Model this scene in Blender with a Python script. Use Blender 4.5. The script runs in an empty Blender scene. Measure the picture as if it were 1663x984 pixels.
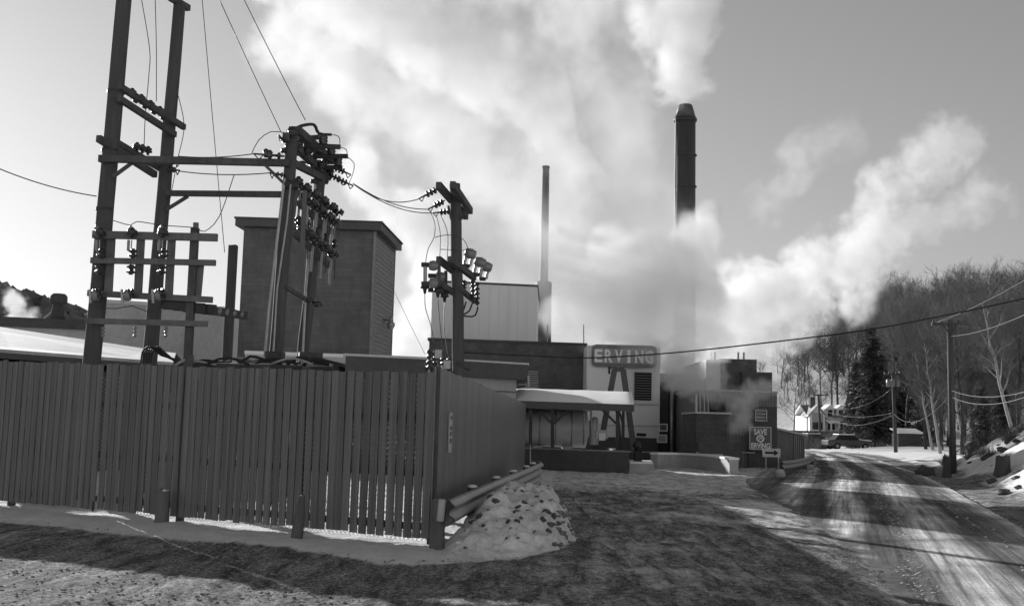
import bpy, math, random
import numpy as np
from mathutils import Vector, Matrix, noise as mnoise

SC = bpy.context.scene
COL = SC.collection
R = math.radians

# ------------------------------------------------------------------ camera
F_PX, W_PX, H_PX = 1750.0, 1663.0, 984.0
PITCH, ROLL, EYE = R(6.42), R(1.5), 1.7
_F = np.array([0, math.cos(PITCH), math.sin(PITCH)])
_r0 = np.array([1.0, 0, 0]); _u0 = np.array([0, -math.sin(PITCH), math.cos(PITCH)])
_RT = math.cos(ROLL)*_r0 + math.sin(ROLL)*_u0
_UP = -math.sin(ROLL)*_r0 + math.cos(ROLL)*_u0
cam = bpy.data.cameras.new('camera'); camo = bpy.data.objects.new('camera', cam); COL.objects.link(camo)
cam.sensor_width = 36.0; cam.lens = F_PX/W_PX*36.0; cam.clip_end = 6000; cam.clip_start = 0.1
camo.matrix_world = Matrix(((_RT[0], _UP[0], -_F[0], 0), (_RT[1], _UP[1], -_F[1], 0), (_RT[2], _UP[2], -_F[2], EYE), (0, 0, 0, 1)))
SC.camera = camo

# ------------------------------------------------------------------ light
SUN_AZ, SUN_EL = R(-33.0), R(15.5)          # azimuth clockwise from +Y (the view)
to_sun = Vector((math.sin(SUN_AZ)*math.cos(SUN_EL), math.cos(SUN_AZ)*math.cos(SUN_EL), math.sin(SUN_EL)))
sl = bpy.data.lights.new('sun', 'SUN'); sl.energy = 4.3; sl.angle = R(0.5); sl.color = (1.0, 1.0, 1.0)
so = bpy.data.objects.new('sun', sl); COL.objects.link(so)
so.rotation_euler = (-to_sun).to_track_quat('-Z', 'Y').to_euler(); so.location = (-40, 60, 60)

wd = bpy.data.worlds.new('World'); SC.world = wd; wd.use_nodes = True
nt = wd.node_tree; nt.nodes.clear()
sky = nt.nodes.new('ShaderNodeTexSky'); sky.sky_type = 'NISHITA'; sky.sun_disc = False
sky.sun_elevation = SUN_EL; sky.sun_rotation = SUN_AZ; sky.air_density = 1.0; sky.dust_density = 0.2; sky.ozone_density = 1.0
bw = nt.nodes.new('ShaderNodeVectorMath'); bw.operation = 'DOT_PRODUCT'; bw.inputs[1].default_value = (.05, .25, .7)    # black-and-white film
bg = nt.nodes.new('ShaderNodeBackground'); bg.inputs['Strength'].default_value = 0.05
wo = nt.nodes.new('ShaderNodeOutputWorld')
nt.links.new(sky.outputs[0], bw.inputs[0]); nt.links.new(bw.outputs['Value'], bg.inputs[0]); nt.links.new(bg.outputs[0], wo.inputs[0])

SC.view_settings.view_transform = 'Standard'; SC.view_settings.look = 'None'
SC.view_settings.exposure = 0.8; SC.view_settings.gamma = 1.0; SC.view_settings.use_curve_mapping = False
SC.render.engine = 'CYCLES'
cy = SC.cycles
cy.max_bounces = 8; cy.diffuse_bounces = 3; cy.glossy_bounces = 2; cy.transparent_max_bounces = 12; cy.volume_bounces = 6
cy.use_adaptive_sampling = True; cy.adaptive_threshold = 0.02; cy.use_denoising = True
cy.caustics_reflective = False; cy.caustics_refractive = False
cy.volume_step_rate = 1.0; cy.volume_max_steps = 256

# ------------------------------------------------------------------ where things stand
def ray(px, py):
    return (px-W_PX/2)/F_PX*_RT + (H_PX/2-py)/F_PX*_UP + _F
def P(px, py, Y):                       # the point seen at that pixel, Y metres ahead
    d = ray(px, py); return np.array([0, 0, EYE]) + d*(Y/d[1])
def G(px, py, z=0.0):                   # the point seen at that pixel on level z
    d = ray(px, py); return np.array([0, 0, EYE]) + d*((z-EYE)/d[2])

# ------------------------------------------------------------------ mesh helpers
class MB:
    def __init__(s): s.v = []; s.f = []
    def _add(s, vs, fs):
        o = len(s.v); s.v += [tuple(map(float, v)) for v in vs]; s.f += [tuple(i+o for i in f) for f in fs]; return s
    def box(s, c, size, rz=0.0, rx=0.0, ry=0.0):
        hx, hy, hz = [q/2 for q in size]
        vs = [Vector((x, y, z)) for z in (-hz, hz) for x, y in ((-hx, -hy), (hx, -hy), (hx, hy), (-hx, hy))]
        if rz or rx or ry:
            M = Matrix.Rotation(rz, 3, 'Z') @ Matrix.Rotation(ry, 3, 'Y') @ Matrix.Rotation(rx, 3, 'X'); vs = [M @ v for v in vs]
        c = Vector([float(q) for q in c])
        return s._add([v+c for v in vs], [(3, 2, 1, 0), (4, 5, 6, 7), (0, 1, 5, 4), (1, 2, 6, 5), (2, 3, 7, 6), (3, 0, 4, 7)])
    def bar(s, p, q, w, h, up=(0, 0, 1)):    # a squared timber from p to q, w across, h along up
        p = Vector([float(k) for k in p]); q = Vector([float(k) for k in q]); d = (q-p).normalized(); u = Vector(up)
        if abs(d.dot(u)) > .98: u = Vector((0, 1, 0))
        x = d.cross(u).normalized(); u = x.cross(d).normalized()
        o = [x*a*w/2+u*b*h/2 for a, b in ((-1, -1), (1, -1), (1, 1), (-1, 1))]
        return s._add([p+k for k in o]+[q+k for k in o], [(3, 2, 1, 0), (4, 5, 6, 7), (0, 1, 5, 4), (1, 2, 6, 5), (2, 3, 7, 6), (3, 0, 4, 7)])
    def tube(s, pts, rad, n=8, caps=True):
        pts = [Vector([float(k) for k in p]) for p in pts]
        if not hasattr(rad, '__len__'): rad = [rad]*len(pts)
        o = len(s.v); prev = None
        for i, p in enumerate(pts):
            t = (pts[min(i+1, len(pts)-1)]-pts[max(i-1, 0)]).normalized()
            if prev is None:
                u = Vector((0, 0, 1)) if abs(t.z) < .9 else Vector((1, 0, 0)); x = t.cross(u).normalized()
            else:
                x = prev-t*prev.dot(t); x = x.normalized() if x.length > 1e-6 else t.orthogonal().normalized()
            prev = x; y = t.cross(x)
            for k in range(n):
                a = 2*math.pi*k/n; s.v.append(tuple(p+(x*math.cos(a)+y*math.sin(a))*rad[i]))
        for i in range(len(pts)-1):
            for k in range(n):
                a = o+i*n+k; b = o+i*n+(k+1) % n; s.f.append((a, b, b+n, a+n))
        if caps:
            s.f.append(tuple(o+k for k in range(n-1, -1, -1))); e = o+(len(pts)-1)*n; s.f.append(tuple(e+k for k in range(n)))
        return s
    def lathe(s, p, q, prof, n=10):           # prof: (t along p->q, radius)
        p = np.array(p, float); q = np.array(q, float)
        return s.tube([p+(q-p)*t for t, _ in prof], [r for _, r in prof], n)
    def prism(s, poly, z0, z1):               # footprint (x,y) list, counter-clockwise from above
        n = len(poly)
        z0 = z0 if hasattr(z0, '__len__') else [z0]*n; z1 = z1 if hasattr(z1, '__len__') else [z1]*n
        vs = [(p[0], p[1], z0[i]) for i, p in enumerate(poly)]+[(p[0], p[1], z1[i]) for i, p in enumerate(poly)]
        return s._add(vs, [tuple(range(n-1, -1, -1)), tuple(range(n, 2*n))]+[(i, (i+1) % n, n+(i+1) % n, n+i) for i in range(n)])
    def hexa(s, a, b):                        # two quads a (bottom) and b (top) joined
        return s._add(list(a)+list(b), [(3, 2, 1, 0), (4, 5, 6, 7), (0, 1, 5, 4), (1, 2, 6, 5), (2, 3, 7, 6), (3, 0, 4, 7)])
    def blob(s, c, r, seed=0, n=8, m=6, amp=.25):
        rnd = random.Random(seed); o = Vector((rnd.random()*50, rnd.random()*50, rnd.random()*50)); c = Vector([float(k) for k in c])
        if not hasattr(r, '__len__'): r = (r, r, r)
        vs = []
        for j in range(m+1):
            th = math.pi*j/m
            for i in range(n):
                d = Vector((math.sin(th)*math.cos(2*math.pi*i/n), math.sin(th)*math.sin(2*math.pi*i/n), math.cos(th)))
                k = 1+amp*mnoise.noise(d*1.6+o); vs.append((c.x+d.x*r[0]*k, c.y+d.y*r[1]*k, c.z+d.z*r[2]*k))
        return s._add(vs, [(j*n+i, (j+1)*n+i, (j+1)*n+(i+1) % n, j*n+(i+1) % n) for j in range(m) for i in range(n)])
    def mesh(s, name, mat, origin=(0, 0, 0), smooth=False):
        me = bpy.data.meshes.new(name); ox, oy, oz = origin
        me.from_pydata([(x-ox, y-oy, z-oz) for x, y, z in s.v], [], s.f); me.update()
        if mat: me.materials.append(mat)
        if smooth: me.polygons.foreach_set('use_smooth', [True]*len(me.polygons))
        return me
    def build(s, name, mat, parent=None, smooth=False, origin=None, **tags):
        if parent is not None:
            po = WORLD.get(parent.name, Vector((0, 0, 0)))
            ob = bpy.data.objects.new(name, s.mesh(name, mat, po, smooth)); COL.objects.link(ob); ob.parent = parent; WORLD[ob.name] = po
        else:
            if origin is None:
                a = np.array(s.v); origin = ((a[:, 0].min()+a[:, 0].max())/2, (a[:, 1].min()+a[:, 1].max())/2, a[:, 2].min())
            origin = Vector([float(k) for k in origin])
            ob = bpy.data.objects.new(name, s.mesh(name, mat, origin, smooth)); COL.objects.link(ob); ob.location = origin; WORLD[ob.name] = origin
        for k, v in tags.items(): ob[k] = v
        return ob
WORLD = {}
def thing(name, label, cat, loc, group=None):
    o = bpy.data.objects.new(name, None); COL.objects.link(o); o.location = Vector([float(k) for k in loc]); o.empty_display_size = .2
    WORLD[o.name] = o.location.copy(); o['label'] = label; o['category'] = cat
    if group: o['group'] = group
    return o
def tg(label, cat, group=None):
    d = {'label': label, 'category': cat}
    if group: d['group'] = group
    return d
def copy_tree(o, parent=None):
    c = o.copy(); COL.objects.link(c); c.parent = parent
    for ch in list(o.children): copy_tree(ch, c)
    return c

# ------------------------------------------------------------------ materials (black-and-white film: greys)
def _n(nt, t, **kw):
    n = nt.nodes.new(t)
    for k, v in kw.items():
        if k in n.inputs: n.inputs[k].default_value = v
        else: setattr(n, k, v)
    return n
def grey(name, lo, hi=None, scale=3.0, rough=.85, bump=.0, bscale=None, stretch=(1, 1, 1), detail=6, rand=0.0, metal=0.0, spec=.3, coord='Object', brick=None, wave=None, wet=None):
    hi = lo if hi is None else hi
    m = bpy.data.materials.new(name); m.use_nodes = True; nt = m.node_tree; L = nt.links.new
    b = nt.nodes['Principled BSDF']; b.inputs['Roughness'].default_value = rough; b.inputs['Metallic'].default_value = metal; b.inputs['Specular IOR Level'].default_value = spec
    tc = _n(nt, 'ShaderNodeTexCoord'); mp = _n(nt, 'ShaderNodeMapping'); mp.inputs['Scale'].default_value = stretch
    oi = _n(nt, 'ShaderNodeObjectInfo'); vm = _n(nt, 'ShaderNodeVectorMath', operation='MULTIPLY_ADD'); vm.inputs[1].default_value = (37, 17, 53)
    cb = _n(nt, 'ShaderNodeCombineXYZ')
    for i in range(3): L(oi.outputs['Random'], cb.inputs[i])
    L(cb.outputs[0], vm.inputs[0]); L(tc.outputs[coord], vm.inputs[2]); L(vm.outputs[0], mp.inputs[0])
    no = _n(nt, 'ShaderNodeTexNoise', Scale=scale, Detail=detail, Roughness=.65); L(mp.outputs[0], no.inputs['Vector'])
    no2 = _n(nt, 'ShaderNodeTexNoise', Scale=scale*.17, Detail=3); L(mp.outputs[0], no2.inputs['Vector'])
    mx = _n(nt, 'ShaderNodeMath', operation='MULTIPLY_ADD'); mx.inputs[1].default_value = .6; L(no.outputs[0], mx.inputs[0])
    m2 = _n(nt, 'ShaderNodeMath', operation='MULTIPLY'); m2.inputs[1].default_value = .4; L(no2.outputs[0], m2.inputs[0]); L(m2.outputs[0], mx.inputs[2])
    mr = _n(nt, 'ShaderNodeMapRange'); mr.inputs['From Min'].default_value = .32; mr.inputs['From Max'].default_value = .68
    mr.inputs['To Min'].default_value = lo; mr.inputs['To Max'].default_value = hi; L(mx.outputs[0], mr.inputs['Value'])
    out = mr.outputs[0]
    if rand:
        rr = _n(nt, 'ShaderNodeMapRange'); rr.inputs['To Min'].default_value = 1-rand; rr.inputs['To Max'].default_value = 1+rand; L(oi.outputs['Random'], rr.inputs['Value'])
        mm = _n(nt, 'ShaderNodeMath', operation='MULTIPLY'); L(out, mm.inputs[0]); L(rr.outputs[0], mm.inputs[1]); out = mm.outputs[0]
    hgt = no.outputs[0]
    if brick:                                 # (brick width, row height, mortar grey)
        mpb = _n(nt, 'ShaderNodeMapping'); mpb.inputs['Rotation'].default_value = (R(90), 0, 0); L(tc.outputs['Object'], mpb.inputs[0])
        br = _n(nt, 'ShaderNodeTexBrick', Scale=1.0); br.inputs['Brick Width'].default_value = brick[0]; br.inputs['Row Height'].default_value = brick[1]; br.inputs['Mortar Size'].default_value = brick[1]*.12
        br.inputs['Color1'].default_value = (.9,)*3+(1,); br.inputs['Color2'].default_value = (1.1,)*3+(1,); br.inputs['Mortar'].default_value = (brick[2],)*3+(1,); L(mpb.outputs[0], br.inputs['Vector'])
        mm = _n(nt, 'ShaderNodeMath', operation='MULTIPLY'); L(out, mm.inputs[0]); L(br.outputs['Color'], mm.inputs[1]); out = mm.outputs[0]
    if wave:                                  # (axis, ribs per metre, darkening)
        wv = _n(nt, 'ShaderNodeTexWave', wave_type='BANDS', bands_direction=wave[0], Scale=wave[1]); wv.inputs['Distortion'].default_value = 0; L(tc.outputs['Object'], wv.inputs['Vector'])
        hgt = wv.outputs['Fac']
    L(out, b.inputs['Base Color'])
    if bump:
        bp = _n(nt, 'ShaderNodeBump', Strength=min(1, bump), Distance=.02 if bscale is None else bscale); L(hgt, bp.inputs['Height']); L(bp.outputs[0], b.inputs['Normal'])
    return m

M = {}
M['pole'] = grey('weathered_pole_wood', .05, .10, 9, .9, .6, .02, (1, 1, .08))
M['timber'] = grey('grey_timber', .05, .11, 9, .9, .5, .02, (1, 1, .3))
M['timber_l'] = grey('pale_timber', .09, .17, 9, .9, .4, .01, (1, 1, .2))
M['iron'] = grey('dark_iron', .03, .06, 12, .55, .2, metal=.3)
M['porc'] = grey('brown_porcelain', .025, .04, 8, .25, 0, spec=.5)
M['porc_l'] = grey('grey_porcelain', .16, .22, 8, .3, 0, spec=.5)
M['galv'] = grey('galvanised_steel', .24, .38, 6, .45, .1, metal=.5)
M['wire'] = grey('bare_wire', .05, .08, 5, .6, 0, metal=.3)
M['cable'] = grey('black_cable', .02, .03, 5, .7, 0)
M['board'] = grey('painted_board', .05, .19, 4, .5, .5, .006, (9, 9, .25), rand=.12, spec=.4)
M['board_gloss'] = grey('glossy_painted_board', .14, .2, 5, .38, .3, .006, (6, 6, .35), rand=.14, spec=.6)
M['thinsnow'] = grey('thin_roof_snow', .3, .62, 1.6, .8, .3, .02)
M['rail'] = grey('fence_rail', .04, .06, 5, .7, .3)
M['snow'] = grey('snow', .78, .9, 2.2, .7, .5, .05, spec=.2)
M['roofsnow'] = grey('roof_snow', .84, .92, 3, .7, .4, .03, spec=.2)
M['stone'] = grey('dark_stone', .05, .13, 9, .9, .8, .02)
M['brick'] = grey('dark_brick', .06, .135, 2.2, .85, .3, .01, brick=(.22, .075, .8))
M['tower'] = grey('tower_siding', .075, .16, 1.6, .7, .25, .008, stretch=(1, 1, .5), brick=(.9, .2, .93))
M['clap'] = grey('clapboard_siding', .2, .28, 3, .75, .6, .02, wave=('Z', 3.2, 0))
M['fascia'] = grey('dark_fascia', .065, .095, 5, .6, .2)
M['trim'] = grey('pale_trim', .45, .58, 5, .6, .1)
M['panel'] = grey('pale_metal_panel', .6, .72, 1.3, .6, .15, .01, stretch=(1, 1, .25))
M['pent'] = grey('penthouse_sheet_metal', .66, .76, 1.1, .55, .3, .015, stretch=(1, 1, .2))
M['conc'] = grey('grey_concrete', .32, .45, 3, .9, .3, .01)
M['darkconc'] = grey('dark_wall', .06, .1, 4, .85, .3, .01)
M['corr'] = grey('corrugated_sheet', .13, .2, 2, .55, .8, .04, wave=('X', 2.2, 0))
M['corr_l'] = grey('pale_corrugated_sheet', .3, .4, 2, .55, .8, .04, wave=('X', 2.2, 0))
M['black'] = grey('opening_shade', .012, .018, 4, .9)  # near-black colour stands for the shade inside openings
M['tank'] = grey('tank_steel', .4, .55, 1.6, .45, .1, .01, stretch=(.3, 1, 1))
M['stack'] = grey('sooty_stack_steel', .05, .10, 1.4, .55, .25, .01, stretch=(1, 1, .15), metal=.2)
M['white'] = grey('white_paint', .7, .8, 4, .6, .05)
M['letter'] = grey('letter_paint', .7, .8, 4, .6)
M['signdark'] = grey('sign_face_dark', .1, .13, 4, .6)
M['signmid'] = grey('sign_face_grey', .42, .48, 4, .55)
M['ink'] = grey('black_ink', .015, .02, 4, .6)
M['roof'] = grey('tar_roof', .05, .09, 4, .9, .3)
M['shingle'] = grey('house_shingles', .14, .22, 6, .9, .3)
M['bark'] = grey('bark', .045, .09, 6, .95, .5, .03, (1, 1, .3), rand=.25)
M['twig'] = grey('twig_bark', .09, .18, 4, .95, 0, rand=.3)
M['birch'] = grey('birch_bark', .24, .45, 5, .8, .3, .01, (1, 1, 2))
M['needle'] = grey('conifer_needles', .05, .12, 1.5, .8, 0, rand=.2)
M['brush'] = grey('dry_brush', .1, .2, 5, .95, 0)
M['glass'] = grey('window_glass', .02, .03, 3, .08, 0, spec=.6)
M['carpaint'] = grey('car_paint', .06, .07, 3, .3, 0, spec=.6)
M['rubber'] = grey('rubber', .02, .03, 5, .9)
# ================================================================== the lie of the land
def catmull(pts, step=1.0):
    pts = [np.array(p, float) for p in pts]; out = []
    for i in range(len(pts)-1):
        p0 = pts[max(i-1, 0)]; p1 = pts[i]; p2 = pts[i+1]; p3 = pts[min(i+2, len(pts)-1)]
        n = max(2, int(np.linalg.norm(p2-p1)/step))
        for k in range(n):
            t = k/n; out.append(.5*((2*p1)+(-p0+p2)*t+(2*p0-5*p1+4*p2-p3)*t*t+(-p0+3*p1-3*p2+p3)*t**3))
    out.append(pts[-1]); return np.array(out)
ROAD_W = 6.9
RE = catmull([(-11, -45), (-2.6, -20), (3.4, 0), (6.4, 10), (9.3, 19.3), (16.9, 43.8), (22.6, 65), (26.2, 79), (27.6, 87.5), (26.6, 94.5), (22, 99.5), (13, 102), (0, 103), (-30, 103), (-90, 103)], 1.0)
_t = np.gradient(RE, axis=0); _t /= np.linalg.norm(_t, axis=1)[:, None]; RN = np.stack([_t[:, 1], -_t[:, 0]], 1)      # to the right
def road_dist(x, y):                           # signed metres to the right of the road's right edge
    x = np.atleast_1d(x); y = np.atleast_1d(y); out = np.empty(x.shape); idx = np.empty(x.shape, int)
    for s in range(0, len(x), 20000):
        d2 = (x[s:s+20000, None]-RE[None, :, 0])**2+(y[s:s+20000, None]-RE[None, :, 1])**2
        j = d2.argmin(1); idx[s:s+20000] = j
        out[s:s+20000] = (x[s:s+20000]-RE[j, 0])*RN[j, 0]+(y[s:s+20000]-RE[j, 1])*RN[j, 1]
    return out
def sst(a, b, x): t = np.clip((x-a)/(b-a), 0, 1); return t*t*(3-2*t)
def vnoise(x, y, s, seed=0.0):
    return np.array([mnoise.noise(Vector((a*s+seed, b*s-seed, seed*.7))) for a, b in zip(np.ravel(x), np.ravel(y))])
def softplus(u, k): return k*np.log1p(np.exp(np.clip(u/k, -40, 40)))
def lie(x, y):                                 # height of the ground
    x = np.atleast_1d(np.asarray(x, float)); y = np.atleast_1d(np.asarray(y, float)); d = road_dist(x, y)
    A = 2.8-2.4*sst(49, 60, y)+.35*sst(78, 88, y)-.6*sst(92, 102, y)
    z = A*sst(.5, 6.5, d)
    z += np.minimum(.10*softplus(d-9, 2)*sst(0, 30, y), 9)*(1-sst(55, 78, y))
    hl = .27*softplus(.8*(y-152)+.62*(x-42), 6)
    z += 38*(1-np.exp(-hl/38))*1.25*sst(-70, 60, x)
    z += 52*sst(16, 135, -y)                     # unseen snowy hill behind the camera, added to bounce sunlight into the shade
    z += 42*np.exp(-((x+215)/95)**2-((y-400)/110)**2)
    wcl = 2.7+4.6*sst(8, 44, y); near_ = 1-sst(38, 47, y)
    z -= .10*sst(.1, .8, d+ROAD_W*(1-near_)+wcl*near_)*(1-sst(.02, .4, d))
    z += .10*near_*sst(-.6, .6, d+ROAD_W)*(1-sst(-.2, .7, d+wcl))*sst(-8, 2, y)
    return z
FC = G(697, 885)                               # foot of the fence corner
FL = np.array([FC[0]-8.15*1.6, FC[1]+4.6*1.6, 0])      # far left end of the front run
FR = np.array([0.62, 41.0, 0])                 # far end of the side run
def seg_dist(x, y, a, b):
    ab = (b-a)[:2]; t = np.clip(((x-a[0])*ab[0]+(y-a[1])*ab[1])/(ab@ab), 0, 1)
    return np.hypot(x-a[0]-t*ab[0], y-a[1]-t*ab[1])

angs = np.concatenate([np.arange(-180, -34, 4.0), np.arange(-34, 34, .2), np.arange(34, 180, 4.0)])
rad = [1.2]
while rad[-1] < 2600: rad.append(rad[-1]*(1.006 if 7 < rad[-1] < 26 else 1.011 if rad[-1] < 60 else 1.03))
rad = np.array(rad); AA, RR = np.meshgrid(np.radians(angs), rad)
gx = (RR*np.sin(AA)).ravel(); gy = (RR*np.cos(AA)).ravel()
gz = lie(gx, gy); gd = road_dist(gx, gy)
near = (gy > 2) & (gy < 75) & (np.abs(gx) < 40)
nz = np.zeros(len(gx)); nz[near] = .024*vnoise(gx[near], gy[near], 1.1, 3)+.020*vnoise(gx[near], gy[near]*.6, 4.2, 9)+.012*vnoise(gx[near], gy[near], 9, 5)+.009*vnoise(gx[near], gy[near], 19, 2)
bankn = near & (gd > .6); nz[bankn] += .30*vnoise(gx[bankn], gy[bankn], .55, 21)*sst(.6, 3, gd[bankn])+.17*vnoise(gx[bankn], gy[bankn], 1.7, 2)*sst(.6, 2, gd[bankn])
rut = near & (gd < -4) & (gy < 34)
nz[rut] += .02*np.sin((gx[rut]*.55+gy[rut]*.83)*2.4+1.5*vnoise(gx[rut], gy[rut], .25, 4))*np.clip(.4+vnoise(gx[rut], gy[rut], .2, 8), 0, 1)
gz = gz+nz
# share of snow on the ground, 0 bare dirt .. 1 clean snow
dF = seg_dist(gx, gy, FC, FL); dS = seg_dist(gx, gy, FC, FR)
front = ((gx-FC[0])*(FL[1]-FC[1])-(gy-FC[1])*(FL[0]-FC[0]))
behind = (gy > FC[1]+(gx-FC[0])*(FL[1]-FC[1])/(FL[0]-FC[0])) & (gx < FC[0]+(gy-FC[1])*(FR[0]-FC[0])/(FR[1]-FC[1]))
apron = (gd < .5) & (gy < 60) & (gy > -4)
mask = np.full(len(gx), .80)
wob = .5*vnoise(gx, gy, .35, 6) if False else np.zeros(len(gx)); wob[near] = vnoise(gx[near], gy[near], .45, 6)
wob2 = np.zeros(len(gx)); wob2[near] = vnoise(gx[near], gy[near]*.6, .22, 31)
ap = .24+.18*wob+.26*wob2+.12*sst(15, 24, gy)
ap = np.maximum(ap, .16*(1-sst(-3.2, -.4, gx+.55*(gy-12))))                   # sandy slush at the left
ap = np.maximum(ap, .50*sst(22, 33, gy+2*wob))                                  # trampled snow before the tank wall
ap = np.maximum(ap, .95*(1-sst(1.3, 2.3, dF+.5*wob)))                        # untrodden strip along the fence
ap = np.maximum(ap, .9*(1-sst(1.0, 1.6, dS+.3*wob)))
mask[apron] = ap[apron]; mask[behind] = .86
bk = (gd > .2) & (gy < 110)
mask[bk] = (.16+.62*sst(.5, 2.4, gd+.7*wob)-.22*np.abs(wob))[bk]
hillm = (gy > 150) & (gx > 20); mask[hillm] = .60
mask[(gd > -ROAD_W) & (gd < .2) & (gy > 60)] = .3
me = bpy.data.meshes.new('ground'); na = len(angs); nr = len(rad)
faces = [(j*na+i, j*na+(i+1) % na, (j+1)*na+(i+1) % na, (j+1)*na+i) for j in range(nr-1) for i in range(na)]
faces.append(tuple(range(na-1, -1, -1)))
me.from_pydata(np.stack([gx, gy, gz], 1).tolist(), [], faces); me.update()
at = me.attributes.new('snow', 'FLOAT', 'POINT'); at.data.foreach_set('value', mask.astype(np.float32))
me.polygons.foreach_set('use_smooth', [True]*len(me.polygons))
gm = bpy.data.materials.new('snowy_dirt'); gm.use_nodes = True; nt = gm.node_tree; L = nt.links.new; b = nt.nodes['Principled BSDF']
b.inputs['Roughness'].default_value = .95; b.inputs['Specular IOR Level'].default_value = .06
tc = _n(nt, 'ShaderNodeTexCoord'); a = _n(nt, 'ShaderNodeAttribute', attribute_name='snow')
n1 = _n(nt, 'ShaderNodeTexNoise', Scale=1.3, Detail=10, Roughness=.72); L(tc.outputs['Object'], n1.inputs['Vector'])
mp = _n(nt, 'ShaderNodeMapping'); mp.inputs['Rotation'].default_value = (0, 0, R(-58)); mp.inputs['Scale'].default_value = (2.6, .5, 1); L(tc.outputs['Object'], mp.inputs[0])
n2 = _n(nt, 'ShaderNodeTexNoise', Scale=1.5, Detail=8, Roughness=.7, Distortion=.6); L(mp.outputs[0], n2.inputs['Vector'])
n3 = _n(nt, 'ShaderNodeTexNoise', Scale=16, Detail=10, Roughness=.7); L(tc.outputs['Object'], n3.inputs['Vector'])
s1 = _n(nt, 'ShaderNodeMath', operation='MULTIPLY_ADD'); s1.inputs[1].default_value = .55; L(n1.outputs[0], s1.inputs[0])
s2 = _n(nt, 'ShaderNodeMath', operation='MULTIPLY'); s2.inputs[1].default_value = .45; L(n2.outputs[0], s2.inputs[0]); L(s2.outputs[0], s1.inputs[2])
s3 = _n(nt, 'ShaderNodeMath', operation='ADD'); L(s1.outputs[0], s3.inputs[0]); L(a.outputs['Fac'], s3.inputs[1])
mr = _n(nt, 'ShaderNodeMapRange', interpolation_type='SMOOTHSTEP'); mr.inputs['From Min'].default_value = .80; mr.inputs['From Max'].default_value = 1.12; L(s3.outputs[0], mr.inputs['Value'])
fine = _n(nt, 'ShaderNodeMapRange'); fine.inputs['From Min'].default_value = .35; fine.inputs['From Max'].default_value = .65; fine.inputs['To Min'].default_value = .3; fine.inputs['To Max'].default_value = 2.1; L(n3.outputs[0], fine.inputs['Value'])
sn = _n(nt, 'ShaderNodeMapRange'); sn.inputs['From Min'].default_value = .3; sn.inputs['From Max'].default_value = .7; sn.inputs['To Min'].default_value = .62; sn.inputs['To Max'].default_value = .86; L(n1.outputs[0], sn.inputs['Value'])
drt = _n(nt, 'ShaderNodeMapRange'); drt.inputs['From Min'].default_value = .38; drt.inputs['From Max'].default_value = .63; drt.inputs['To Min'].default_value = .07; drt.inputs['To Max'].default_value = .24; L(n2.outputs[0], drt.inputs['Value'])
n4 = _n(nt, 'ShaderNodeTexNoise', Scale=48, Detail=4, Roughness=.8); mp4 = _n(nt, 'ShaderNodeMapping'); mp4.inputs['Rotation'].default_value = (0, 0, R(-58)); mp4.inputs['Scale'].default_value = (1.3, .55, 1); L(tc.outputs['Object'], mp4.inputs[0]); L(mp4.outputs[0], n4.inputs['Vector'])
grit = _n(nt, 'ShaderNodeMapRange'); grit.inputs['From Min'].default_value = .38; grit.inputs['From Max'].default_value = .62; grit.inputs['To Min'].default_value = .45; grit.inputs['To Max'].default_value = 1.75; L(n4.outputs[0], grit.inputs['Value'])
dm0 = _n(nt, 'ShaderNodeMath', operation='MULTIPLY'); L(drt.outputs[0], dm0.inputs[0]); L(fine.outputs[0], dm0.inputs[1])
dm_ = _n(nt, 'ShaderNodeMath', operation='MULTIPLY'); L(dm0.outputs[0], dm_.inputs[0]); L(grit.outputs[0], dm_.inputs[1])
mix = _n(nt, 'ShaderNodeMix', data_type='FLOAT'); L(mr.outputs[0], mix.inputs[0]); L(dm_.outputs[0], mix.inputs[2]); L(sn.outputs[0], mix.inputs[3]); L(mix.outputs[0], b.inputs['Base Color'])
hs = _n(nt, 'ShaderNodeMath', operation='MULTIPLY_ADD'); hs.inputs[1].default_value = .4; L(n3.outputs[0], hs.inputs[0]); L(s1.outputs[0], hs.inputs[2])
bp = _n(nt, 'ShaderNodeBump', Strength=.9, Distance=.10); L(hs.outputs[0], bp.inputs['Height']); L(bp.outputs[0], b.inputs['Normal'])
me.materials.append(gm)
go = bpy.data.objects.new('ground', me); COL.objects.link(go); go['kind'] = 'structure'

# ------------------------------------------------------------------ the road, its salt streaks running with the traffic
nu = 24; vs = []; uv = []; arc = np.concatenate([[0], np.cumsum(np.linalg.norm(np.diff(RE, axis=0), axis=1))])
for i in range(len(RE)):
    for k in range(nu+1):
        u = k/nu; off = -ROAD_W*(1-u); p = RE[i]+RN[i]*off
        vs.append((p[0], p[1], .012+.05*(1-(2*u-1)**2)+.006*mnoise.noise(Vector((p[0], p[1], 0)))-.07*(1-float(sst(0, .12, u)))*(RE[i][1] < 46)+.012*mnoise.noise(Vector((p[0]*2, p[1]*2, 4)))*(1-float(sst(.2, .5, u))))); uv.append((u, arc[i]))
fs = [(i*(nu+1)+k, i*(nu+1)+k+1, (i+1)*(nu+1)+k+1, (i+1)*(nu+1)+k) for i in range(len(RE)-1) for k in range(nu)]
me = bpy.data.meshes.new('road'); me.from_pydata(vs, [], fs); me.update(); ul = me.uv_layers.new(name='UVMap')
for lp in me.loops: ul.data[lp.index].uv = uv[lp.vertex_index]
va = np.array(vs); rdist = road_dist(va[:, 0], va[:, 1]); wcl = 2.7+4.6*sst(8, 44, va[:, 1])
at = me.attributes.new('dirt', 'FLOAT', 'POINT'); at.data.foreach_set('value', (1-sst(-.5, 1.1, rdist+wcl)).astype(np.float32))
me.polygons.foreach_set('use_smooth', [True]*len(me.polygons))
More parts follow.
